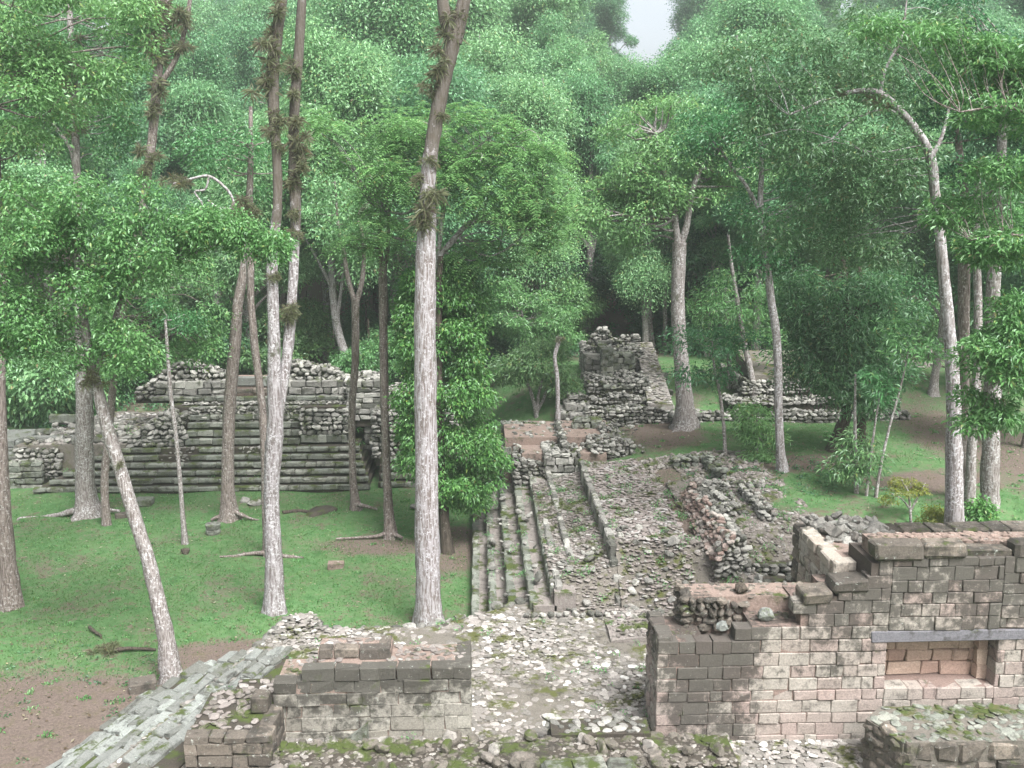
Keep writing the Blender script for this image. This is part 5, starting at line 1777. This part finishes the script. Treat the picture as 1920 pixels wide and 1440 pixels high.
traced_tree('overhanging_tree', 'near bright leafy boughs hanging in from the right edge', 19.0,
            [[(2080, 1100, 40), (2070, 800, 36), (2050, 500, 30), (2030, 200, 24), (2020, -60, 14)], [(2060, 700, 10), (1990, 690, 8), (1930, 700, 6), (1860, 720, 4)], [(2045, 480, 10), (1970, 460, 7), (1900, 440, 5), (1820, 450, 3)],
             [(2035, 250, 10), (1960, 230, 7), (1890, 200, 5), (1800, 210, 3)]],
            M['bark_brown'], flare=0.2, zbase=2.0,
            crown=[(1890, 700, 19, 0.85, 0.9, 1.1, 60), (1850, 650, 19, 0.5, .4, .3, 10), (1915, 600, 19, 0.6, 0.6, 0.6, 20), (1880, 460, 19.3, 0.8, 0.6, 0.4, 22), (1800, 400, 20, 0.8, 0.6, 0.3, 14), (1820, 130, 20, 1.2, 0.7, 0.7, 26), (1900, 210, 19.4, 0.9, 0.7, 0.45, 20), (1880, 330, 19.4, 0.8, 0.7, 0.3, 14), (1905, 100, 19.6, 0.9, 0.7, 0.5, 16), (1700, 60, 20, 1.0, 0.6, 0.3, 12), (1850, 790, 19, 0.45, 0.5, 0.25, 8)],
            leafmat=M['lf_bright'], leaf=(0.13, 0.042), leaves=120, padr=0.28, r0=0.012, frac=0.6, dome=0.5, flat=0.5)
# dark buttressed pair with drooping leaves
traced_tree('drooping_tree', 'dark buttressed double trunk under drooping dark green foliage', 35.0,
            [[(1560, 855, 26), (1575, 810, 24), (1588, 770, 20), (1592, 700, 16), (1590, 600, 14), (1580, 480, 10)], [(1618, 850, 24), (1614, 800, 22), (1608, 740, 18), (1606, 640, 14), (1612, 500, 10)]],
            M['bark_dark'], flare=0.8, lobes=3, zbase=3.0,
            crown=[(1590, 600, 34.5, 1.9, 1.6, 1.7, 90), (1540, 690, 34.3, 1.4, 1.2, 0.9, 40), (1640, 680, 34.3, 1.1, 1.2, 1.0, 34), (1600, 740, 34.3, 1.2, 1, 0.5, 24), (1500, 560, 35, 1.0, 1.0, 1.0, 18), (1680, 560, 35, 1.0, 1.0, 1.2, 22)],
            leafmat=M['lf_dark'], leaf=(0.19, 0.05), leaves=150, padr=0.5, flat=0.8, dome=0.3, r0=0.04)
for (lab, pts, Y, cr) in [
    ('thin sapling with a dark leafy tuft low beside the buttressed trunks', [(1606, 925, 9), (1604, 850, 8), (1603, 780, 6), (1604, 700, 4)], 31.5, [(1605, 860, 31.4, 0.7, 0.6, 0.7, 16)]),
    ('thin upright pole sapling between two others on the litter slope', [(1624, 930, 6), (1630, 880, 6), (1640, 800, 4), (1650, 740, 3)], 31.5, [(1645, 720, 31.5, 0.5, 0.5, 0.4, 6)]),
    ('thin sapling leaning right on the leaf-strewn slope', [(1642, 933, 7), (1652, 870, 6), (1668, 800, 5), (1690, 720, 4), (1705, 650, 3)], 31.5, [(1710, 640, 31.5, 0.8, 0.6, 0.6, 9)]),
    ('thin pale sapling left of the slim pinkish trunk', [(1360, 855, 8), (1357, 800, 7), (1350, 740, 6), (1340, 690, 5), (1335, 640, 3)], 34.5, [(1330, 640, 34.5, 1.5, 1.0, 0.5, 14), (1330, 700, 34.5, 0.9, 0.9, 0.25, 8)]),
    ('slender trunk leaning left in front of the raised terrace', [(1418, 765, 14), (1408, 700, 12), (1395, 640, 10), (1385, 580, 9), (1372, 500, 7), (1365, 440, 5)], 39.0, [(1375, 560, 39, 1.8, 1.4, 1.5, 26)]),
    ('slender pale trunk on the grass right of the thick grey tree', [(1368, 728, 10), (1367, 680, 9), (1364, 620, 8), (1362, 540, 6)], 44.0, [(1340, 600, 43, 2.0, 1.4, 1.2, 26), (1400, 640, 43, 1.5, 1.4, 1.0, 16)]),
]:
    traced_tree('sapling', lab, Y, [pts], M['bark_grey'], flare=0.2, crown=cr, leafmat=M['lf_dark'] if 'dark' in lab else M['lf_mid'], leaf=(0.2, 0.05), leaves=90, padr=0.45, r0=0.015, flat=0.6, dome=0.4)
traced_tree('slender_tree', 'thicker of the two slender trunks at the dark forest edge right of the temple peak', 53.0,
            [[(1220, 655, 18), (1218, 620, 13), (1216, 560, 12), (1214, 480, 11), (1208, 380, 9)]], M['bark_grey'], flare=0.5)
traced_tree('slender_tree', 'thinnest slender trunk at the dark forest edge right of the temple peak', 53.5,
            [[(1247, 657, 9), (1247, 600, 8), (1246, 540, 8), (1248, 450, 7)]], M['bark_grey'], flare=0.3)
traced_tree('snag', 'short white broken snag in front of the small bushy tree by the temple mound', 40.0,
            [[(1046, 788, 9), (1046, 740, 8), (1044, 700, 8), (1040, 670, 7), (1046, 645, 9), (1048, 632, 12)]], M['bark_white'], flare=0.2, epis=[(1047, 636, 0.22, 39.9)], zbase=3.0)
traced_tree('small_tree', 'small multi-stemmed bushy tree left of the temple mound', 42.0,
            [[(1006, 782, 8), (1000, 750, 7), (988, 715, 5), (975, 690, 3)], [(1006, 780, 7), (1010, 740, 6), (1020, 700, 4)], [(1006, 775, 6), (1025, 735, 5), (1035, 700, 3)]],
            M['bark_grey'], flare=0.2, crown=[(1000, 680, 42, 1.6, 1.4, 0.9, 34), (1050, 710, 42.2, 1.0, 1.0, 0.7, 16), (960, 700, 42.2, 0.8, 0.9, 0.5, 10)], leafmat=M['lf_dark'], leaf=(0.18, 0.05), leaves=170, padr=0.45, dome=0.4)
traced_tree('small_tree', 'light feathery small tree standing on the slope behind the leafy column', 46.0,
            [[(985, 690, 7), (985, 650, 6), (983, 610, 5), (975, 570, 3)]],
            M['bark_grey'], flare=0.2, crown=[(985, 590, 46, 2.4, 1.6, 1.1, 40), (1040, 620, 46, 1.2, 1.2, 0.7, 14), (930, 560, 46, 1.6, 1.2, 0.9, 20)], leafmat=M['lf_mid'], leaf=(0.2, 0.06), leaves=190, padr=0.5, dome=0.5)
traced_tree('bush', 'bright feathery bush on the grass beside the slim pinkish trunk', 35.5,
            [[(1420, 860, 5), (1420, 820, 4), (1418, 780, 3)]], M['bark_grey'], flare=0, crown=[(1415, 785, 35.5, 0.7, 0.7, 0.3, 14), (1425, 820, 35.5, 0.65, 0.6, 0.3, 12), (1430, 860, 35.2, 0.5, 0.5, 0.18, 8)],
            leafmat=M['lf_pinnate'], leaf=(0.19, 0.045), leaves=90, padr=0.32, dome=0.3)
traced_tree('yellow_tree', 'spindly little tree with yellow-green leaves on the grass behind the pink building', 27.5,
            [[(1708, 985, 6), (1706, 950, 5), (1702, 920, 3), (1690, 900, 2)], [(1707, 960, 4), (1722, 930, 3), (1735, 905, 2)], [(1707, 955, 4), (1690, 935, 3), (1670, 925, 2)]],
            M['bark_grey'], flare=0, crown=[(1700, 915, 27.5, 0.55, 0.5, 0.22, 22), (1665, 940, 27.5, 0.2, .2, .06, 4), (1730, 925, 27.5, 0.25, .2, .1, 5)], leafmat=M['lf_yellow'], leaf=(0.07, 0.035), leaves=60, padr=0.15, r0=0.008)
traced_tree('bush', 'yellow-green shrub at the foot of the mottled bending tree', 24.6,
            [[(1755, 1010, 4), (1755, 985, 3), (1752, 960, 2)]], M['bark_grey'], flare=0, zbase=2.9, crown=[(1755, 975, 24.6, 0.36, 0.4, 0.22, 20)], leafmat=M['lf_yellow'], leaf=(0.09, 0.035), leaves=80, padr=0.2, r0=0.008)
traced_tree('bush', 'dark glossy shrub climbing the foot of the thick grey trunk', 24.8,
            [[(1838, 1010, 8), (1838, 980, 6), (1836, 950, 4)]], M['bark_dark'], flare=0, zbase=2.9, crown=[(1836, 975, 24.8, 0.34, 0.35, 0.5, 22)], leafmat=M['lf_ivy'], leaf=(0.12, 0.06), leaves=90, padr=0.22, r0=0.01)

# vine-smothered shrub bank at the far left
vb = thing('vine_thicket', 'pale mint vine-covered thicket at the far left behind the pyramid wing', 'bushes', tuple([*at(90, 800, 51)[:2], 0.5]))
m1 = MB()
cs = np.vstack([ellipsoid_pads(at(95, 715, 51), (2.4, 1.6, 1.7), 50), ellipsoid_pads(at(20, 740, 52), (2.2, 1.6, 1.6), 36), ellipsoid_pads(at(-60, 700, 52), (2.5, 1.6, 2.5), 40), ellipsoid_pads(at(150, 690, 52), (1.6, 1.6, 2.6), 26)])
pad_leaves(m1, cs, 0.65, 300, 0.24, 0.15, flat=0.9, droop=0.4, dome=0.3)
m1.build('leaves', M['lf_far'], vb)
m1 = MB()
for k in range(6):
    b = at(20 + 28 * k, 780, 51.5)
    tube(m1, [(b[0], b[1], gz1(b[0], b[1]) - 0.2), (b[0] + .2, b[1], 1.8), (b[0] - .1, b[1], 3.2)], [0.06, 0.05, 0.03], sides=6)
m1.build('stems', M['bark_dark'], vb)

# ------------------------------------------------------------------ background forest
rf = np.random.default_rng(21)


def proto_tree(h, cr, ch, npads, padr, leaf, nl, leafmat, bark, seed, flat=0.7, fork=2, dome=0.75, straight=0.3):
    """root at the origin; returns (empty, trunk, crown)"""
    r = np.random.default_rng(seed)
    root = bpy.data.objects.new('forest_tree', None)
    COL.objects.link(root)
    ORG[root.as_pointer()] = np.zeros(3)
    m1 = MB()
    ln = r.normal(0, straight, 2)
    zc = h - ch
    A = [tube(m1, [(0, 0, -0.4), (ln[0] * .3, ln[1] * .3, zc * 0.35), (ln[0], ln[1], zc * 0.75), (ln[0] * 1.2, ln[1] * .8, zc + ch * 0.3), (ln[0], ln[1], zc + ch)],
              [0.36, 0.29, 0.24, 0.16, 0.05], sides=9, flare=0.6, rng=r)]
    c0 = np.array([ln[0], ln[1], zc + ch * 0.45])
    nl_ = 10
    lob = ellipsoid_pads(c0, (cr * 0.72, cr * 0.72, ch * 0.5), nl_, rng=r, outer=0.5)
    pads = []
    for q_ in lob:
        k_ = r.uniform(0.25, 0.55)
        pads.append(ellipsoid_pads(q_, (cr * k_, cr * k_, ch * 0.2 * r.uniform(0.5, 1.4)), npads // nl_ + r.integers(-3, 3), rng=r, outer=0.3))
    pads = np.vstack(pads)
    for k in range(fork * 3):
        tgt = pads[r.integers(len(pads))]
        a = A[0][int(len(A[0]) * r.uniform(0.45, 0.75))]
        A.append(tube(m1, [a, a + (tgt - a) * .4 + np.array([0, 0, .2]), a + (tgt - a) * .95], [0.13, 0.09, 0.04], sides=6, rng=r))
    branch_net(m1, np.vstack(A), pads, r0=0.06, frac=0.5, rng=r, sides=4)
    tk = m1.build('trunk', bark, root, smooth=True)
    m1 = MB()
    rad = padr * np.exp(r.normal(-0.12, 0.35, len(pads)))
    pad_leaves(m1, pads, rad, nl, leaf[0], leaf[1], flat=flat, dome=dome, rng=r)
    cw = m1.build('crown', leafmat, root)
    return root


def copy_tree(root):
    c = root.copy()
    COL.objects.link(c)
    for ch in root.children:
        d = ch.copy()
        COL.objects.link(d)
        d.parent = c
    return c


protos = [
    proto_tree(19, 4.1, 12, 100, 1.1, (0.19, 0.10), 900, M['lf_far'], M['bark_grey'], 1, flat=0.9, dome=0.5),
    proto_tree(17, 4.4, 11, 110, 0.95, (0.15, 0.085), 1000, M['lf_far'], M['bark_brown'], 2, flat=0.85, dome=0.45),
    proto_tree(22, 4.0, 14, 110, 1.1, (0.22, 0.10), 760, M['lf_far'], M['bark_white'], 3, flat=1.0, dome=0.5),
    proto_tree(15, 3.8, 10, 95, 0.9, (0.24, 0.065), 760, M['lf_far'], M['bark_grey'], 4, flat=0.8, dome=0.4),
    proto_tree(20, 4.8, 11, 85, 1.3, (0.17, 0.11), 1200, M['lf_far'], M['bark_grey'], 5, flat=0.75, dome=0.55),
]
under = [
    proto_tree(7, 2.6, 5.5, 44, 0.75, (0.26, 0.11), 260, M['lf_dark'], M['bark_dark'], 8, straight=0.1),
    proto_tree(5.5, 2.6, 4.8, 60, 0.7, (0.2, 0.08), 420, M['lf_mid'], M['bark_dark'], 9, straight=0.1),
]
for o in protos + under:
    o['category'] = 'tree'
used = set()


def place(src, x, y, sc, label, group, name='forest_tree', rz=None, zs=None):
    o = src if src not in used else copy_tree(src)
    used.add(src)
    o.name = name
    o.location = (x, y, gz1(x, y) - 0.05)
    o.rotation_euler = (0, 0, rf.uniform(0, 6.28) if rz is None else rz)
    o.scale = (sc, sc, sc * (zs or 1))
    tag(o, label, 'tree', group)
    return o


def zone_name(px):
    if px < 300: return 'left edge'
    if px < 760: return 'stepped pyramid'
    if px < 1080: return 'feathery tree'
    if px < 1330: return 'temple mound'
    return 'right hand slope'


LABS = {
    'left edge': 'hazy pale green forest tree behind the vine thicket at the left edge',
    'stepped pyramid': 'hazy rounded green forest tree rising behind the stepped pyramid',
    'feathery tree': 'hazy mint green forest tree behind the tall thick trunk and feathery fronds',
    'temple mound': 'hazy pale forest tree on the hillside above the temple mound',
    'right hand slope': 'hazy dense forest tree behind the raised terrace on the right',
}
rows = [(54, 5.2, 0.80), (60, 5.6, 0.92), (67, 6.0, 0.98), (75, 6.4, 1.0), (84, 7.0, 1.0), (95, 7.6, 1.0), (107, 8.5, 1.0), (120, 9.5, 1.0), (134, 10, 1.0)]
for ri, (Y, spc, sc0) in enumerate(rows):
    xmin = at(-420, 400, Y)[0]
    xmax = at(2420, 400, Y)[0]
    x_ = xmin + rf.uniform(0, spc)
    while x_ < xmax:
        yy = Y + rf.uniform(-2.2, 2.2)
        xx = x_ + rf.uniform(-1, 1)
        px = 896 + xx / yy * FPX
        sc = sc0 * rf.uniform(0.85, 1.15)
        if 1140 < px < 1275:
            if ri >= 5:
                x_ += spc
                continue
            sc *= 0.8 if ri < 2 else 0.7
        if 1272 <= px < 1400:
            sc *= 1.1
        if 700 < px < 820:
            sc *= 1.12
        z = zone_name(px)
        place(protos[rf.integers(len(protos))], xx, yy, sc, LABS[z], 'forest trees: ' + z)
        x_ += spc
UL = {
    'left edge': 'dark understorey tree in the gloom behind the vine thicket',
    'stepped pyramid': 'dark understorey tree in the gloom just behind the stepped pyramid',
    'feathery tree': 'dark understorey tree in the gloom behind the leafy column',
    'temple mound': 'dark understorey tree in the gloom behind the temple peak',
    'right hand slope': 'dark understorey tree in the gloom behind the raised terrace',
}
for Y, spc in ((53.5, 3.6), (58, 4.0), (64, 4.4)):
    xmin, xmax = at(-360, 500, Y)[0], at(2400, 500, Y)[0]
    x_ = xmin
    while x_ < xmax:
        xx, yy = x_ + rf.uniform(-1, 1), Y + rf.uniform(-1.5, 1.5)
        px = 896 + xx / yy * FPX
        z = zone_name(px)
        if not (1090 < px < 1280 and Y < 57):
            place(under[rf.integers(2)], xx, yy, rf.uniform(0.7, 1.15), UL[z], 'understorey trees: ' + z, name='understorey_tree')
        x_ += spc

# mid-distance trees filling the right side between court and forest
for k, (px, Y, sc, pr) in enumerate([(1690, 46, 0.7, 3), (1545, 48, 0.72, 1), (1760, 43, 0.62, 3), (1880, 42, 0.7, 0), (1950, 35, 0.62, 1), (1420, 50, 0.72, 4), (1330, 52, 0.66, 3)]):
    p = at(px, 600, Y)
    place(protos[pr], p[0], Y, sc, ['pale trunked tree standing behind the dark drooping tree on the right', 'mid green tree just beyond the raised terrace',
                                    'tree with a pale trunk by the far right retaining wall', 'broad tree at the right edge beyond the grass', 'leafy tree beyond the right edge above the grass',
                                    'tree behind the slim pinkish trunk at the forest edge', 'tree directly behind the thick grey trunk at the forest edge'][k], 'trees of the right slope')

# ------------------------------------------------------------------ things lying on the lawn
p = atz(400, 1000, 0)
al = thing('carved_altar', 'small round carved stone altar standing on the lawn', 'altar', (p[0], p[1], 0))
m1 = MB()
th = np.linspace(0, 2 * math.pi, 20, endpoint=False)
prof_a = [(0.24, -0.05), (0.27, 0.06), (0.265, 0.14), (0.24, 0.17), (0.255, 0.2), (0.28, 0.34), (0.275, 0.37), (0.22, 0.38), (0.20, 0.34), (0.0, 0.33)]
V = [(p[0] + r * math.cos(a) * (1 + RNG.normal(0, .01)), p[1] + r * math.sin(a), z) for r, z in prof_a for a in th]
Fq = [[i * 20 + j, i * 20 + (j + 1) % 20, (i + 1) * 20 + (j + 1) % 20, (i + 1) * 20 + j] for i in range(len(prof_a) - 1) for j in range(20)]
m1.add(V, Fq)
m1.build('altar_drum', M['step'], al)


def lawn_block(px, py, hx, hy, hz, lab, mat='darktop', z=0.0, rz=0.1, cat='stone block', name='stone_block'):
    p = atz(px, py, z)
    m_ = MB()
    blocks(m_, [(p[0], p[1], z + hz - 0.03)], [(hx, hy, hz)], ax=(math.cos(rz), math.sin(rz), 0), bev=0.02, jit=0.008)
    o = m_.build(name, M[mat], loc=(p[0], p[1], z))
    return tag(o, lab, cat)


lawn_block(630, 1064, .26, .18, .1, 'brown rectangular stone block alone on the middle of the lawn', 'pinktop', rz=0.05)
lawn_block(268, 1292, .33, .25, .14, 'dark slab at the foot of the leaning pale tree', 'darktop', rz=0.35)
lawn_block(270, 946, .36, .3, .13, 'weathered squarish block between the buttressed trunk and the steps', 'step', rz=0.0)
lawn_block(228, 972, .22, .18, .12, 'small brown block right of the buttress roots', 'darktop', rz=0.4)
single_stone(350, 1050, 33.1, .22, .16, .1, M['bark_dark'], 'small black stone lying on the lawn near the thin sapling', z=0.0)
single_stone(478, 960, 38.5, .3, .2, .13, M['rubble'], 'grey boulder right of the brown trunk with knuckled roots', z=0.0)
single_stone(460, 955, 39.0, .28, .2, .12, M['rubble'], 'darker grey boulder touching the knuckled roots', z=0.0)
single_stone(775, 960, 38.0, .2, .15, .1, M['rubble'], 'small grey stone on the lawn left of the leafy column', z=0.0)


def log(pts, lab, r, name='fallen_branch', mat='bark_dark'):
    P = [atz(a, b, 0.05) for a, b in pts]
    m_ = MB()
    n_ = len(P)
    tube(m_, P, [r * (1 - 0.5 * k / n_) for k in range(n_)], sides=8, rough=0.12)
    c = P[n_ // 2]
    o = m_.build(name, M[mat], smooth=True, loc=(c[0], c[1], 0))
    return tag(o, lab, 'branch')


log([(215, 1218), (250, 1216), (292, 1218)], 'dark branch lying on the bare soil left of the leaning tree', 0.06)
log([(168, 1176), (180, 1186), (190, 1192)], 'short dark stick lying on the grass near the bare soil', 0.05)
log([(530, 962), (560, 958), (590, 962)], 'long dark log lying on the lawn behind the twin-stemmed tree', 0.09, 'fallen_log')
# root mat mound
m1 = MB()
p = atz(600, 962, 0.0)
rocks(m1, [(p[0], p[1], 0.02)], [(0.75, 0.5, 0.16)], rotm(1, 0.02))
o = m1.build('earth_mound', M['core'], smooth=True, loc=(p[0], p[1], 0))
tag(o, 'low brown earth mound on the lawn before the right end of the steps', 'mound')
# weed tuft near the soil
m1 = MB()
p = atz(200, 1222, 0.0)
for k in range(14):
    rosette(m1, p + np.array([RNG.normal(0, .16), RNG.normal(0, .14), .05]), 0.2, 26, up=0.9)
o = m1.build('weed_tuft', M['epi'], loc=(p[0], p[1], 0))
tag(o, 'dry brownish weed tuft at the edge of the bare soil', 'weed')

# weeds rooted in the masonry joints
m1 = MB()
wr = np.random.default_rng(77)
C_ = []
for (a0, a1, b0, b1, zf_, n_) in [(-5.5, 5.0, 17.4, 24.0, lambda x, y: ZP, 60), (2.0, 5.6, 24.5, 34, lambda x, y: (zs1 if x < 3.7 else zs2)(x, y), 90), (5.8, 9.5, 23.5, 31, zd2, 110), (0.0, 1.8, 25, 38, lambda x, y: float(np.interp(x, [e[0] for e in edges], [e[1] for e in edges])), 25), (-18, -5, 41, 44, lambda x, y: 0.7 * (y - 40.6), 80)]:
    for _ in range(n_):
        x_, y_ = wr.uniform(a0, a1), wr.uniform(b0, b1)
        C_.append((x_, y_, zf_(x_, y_) + 0.02))
pad_leaves(m1, np.array(C_), wr.uniform(0.05, 0.14, len(C_)), 22, 0.07, 0.028, flat=0.8, rng=wr)
kind(m1.build('weeds', M['lf_mid']), 'stuff')

# ------------------------------------------------------------------ grass, litter, undergrowth (uncountable)
rg_ = np.random.default_rng(33)


def soil_at(x, y):
    s = np.zeros_like(x)
    for b in [(-10.2, 21.2, 3.2, 2.9, 0.5), (-6.6, 25.0, 1.6, 0.8, 0.6), (11.0, 33.0, 2.6, 1.3, 0.8), (7.4, 39.5, 1.2, 3.2, 0.6), (5.6, 30, 2.0, 3.6, 0.7), (16, 31, 4, 2.0, 0.6), (9.5, 25, 2.5, 3, .7)]:
        s = np.maximum(s, blob(x, y, *b))
    return s


m1 = MB()
N = 190000
x = np.concatenate([rg_.uniform(-24, -0.4, int(N * .72)), rg_.uniform(5.8, 22, N - int(N * .72))])
y = np.concatenate([20 + 21 * rg_.uniform(size=int(N * .72)) ** 1.0, rg_.uniform(25, 50, N - int(N * .72))])
k = (rg_.uniform(size=N) > soil_at(x, y) * 0.9) & ~((x > -7.7) & (x < 0) & (y < 24.6)) & (x > -0.33 * y - 12)
k &= ~((x > -10.5 + 0.3 * (y - 21)) & (x < 0) & (y < 23.5))
k &= np.sin(x * 1.9 + 2 * np.sin(y * .8)) * np.cos(y * 1.6) + rg_.normal(0, .8, N) > -0.5
x, y = x[k], y[k]
n_ = len(x)
P = np.stack([x, y, gz(x, y) - 0.01], 1)
d = rg_.normal(0, 0.55, (n_, 3))
d[:, 2] = 1
leaf_geo(m1, P, d, rg_.normal(size=(n_, 3)), rg_.uniform(0.035, 0.085, n_), rg_.uniform(0.012, 0.03, n_), 0.1)
kind(m1.build('grass', M['grass']), 'stuff')
m1 = MB()
tx, ty = rg_.uniform(-24, 22, 900), rg_.uniform(19.5, 48, 900)
kk = ~((tx > -0.6) & (tx < 6) & (ty < 42)) & ~((tx > -8) & (tx < 10) & (ty < 25)) & ~((tx < 0) & (ty > 40)) & ~((tx > 5) & (tx < 10) & (ty < 36))
tx, ty = tx[kk], ty[kk]
tn = 26
ii = np.repeat(np.arange(len(tx)), tn)
hh_ = rg_.uniform(0.05, 0.15, len(tx))
P = np.stack([tx[ii], ty[ii], gz(tx, ty)[ii] - 0.01], 1) + np.concatenate([rg_.normal(0, 0.07, (len(ii), 2)), np.zeros((len(ii), 1))], 1)
d = rg_.normal(0, 0.6, (len(ii), 3))
d[:, 2] = 1
leaf_geo(m1, P, d, rg_.normal(size=(len(ii), 3)), hh_[ii] * rg_.uniform(0.6, 1.2, len(ii)), 0.02 + hh_[ii] * 0.15, 0.25)
kind(m1.build('grass_tufts', M['lf_mid']), 'stuff')
m1 = MB()
N = 9000
x = rg_.uniform(-24, 20, N)
y = rg_.uniform(19, 50, N)
z = gz(x, y) + 0.03
k = ~((x > -0.5) & (x < 6) & (y < 41)) & ~((x > -8) & (x < 10) & (y < 24.8)) & ~((x < -2) & (y > 40.8))
x, y, z = x[k], y[k], z[k]
leaf_geo(m1, np.stack([x, y, z], 1), np.stack([rg_.normal(size=len(x)), rg_.normal(size=len(x)), rg_.normal(0, .2, len(x))], 1), np.array([0, 0, 1.0]) + rg_.normal(0, .2, (len(x), 3)), rg_.uniform(.05, .13, len(x)), rg_.uniform(.03, .07, len(x)), 0)
kind(m1.build('fallen_leaves', M['litter']), 'stuff')
m1 = MB()
N = 340
x = rg_.uniform(-30, 32, N)
y = rg_.uniform(50, 60, N)
c = np.stack([x, y, gz(x, y) + 0.3], 1)
x2 = rg_.uniform(7, 13, 90)
y2 = rg_.uniform(29.5, 34, 90)
c2 = np.stack([x2, y2, gz(x2, y2) + 0.0], 1)
pad_leaves(m1, c, 0.6, 110, 0.24, 0.09, rng=rg_)
pad_leaves(m1, c2, 0.16, 26, 0.12, 0.05, rng=rg_)
x3, y3 = rg_.uniform(-16, -8, 70), rg_.uniform(19, 26, 70)
pad_leaves(m1, np.stack([x3, y3, gz(x3, y3)], 1), 0.1, 18, 0.09, 0.04, rng=rg_)
kind(m1.build('undergrowth', M['lf_dark']), 'stuff')

for o_ in COL.objects:
    if o_.parent is not None and o_.name.split('.')[0] in ('worn_edges', 'fallen_stones', 'tumbled_stones', 'scattered_paving', 'foot_stones'):
        o_['kind'] = 'stuff'

# ------------------------------------------------------------------ haze
HZ = True
if HZ:
    m, t, n, l = newmat('haze_air')
    out = n.new('ShaderNodeOutputMaterial')
    v = n.new('ShaderNodeVolumePrincipled')
    v.inputs['Color'].default_value = (0.93, 0.98, 0.97, 1)
    v.inputs['Density'].default_value = 0.0009
    v.inputs['Anisotropy'].default_value = 0.3
    l.new(v.outputs[0], out.inputs['Volume'])
    m1 = MB()
    box(m1, -160, 160, -20, 190, -3, 70)
    hzo = m1.build('haze', m)
    kind(hzo, 'stuff')
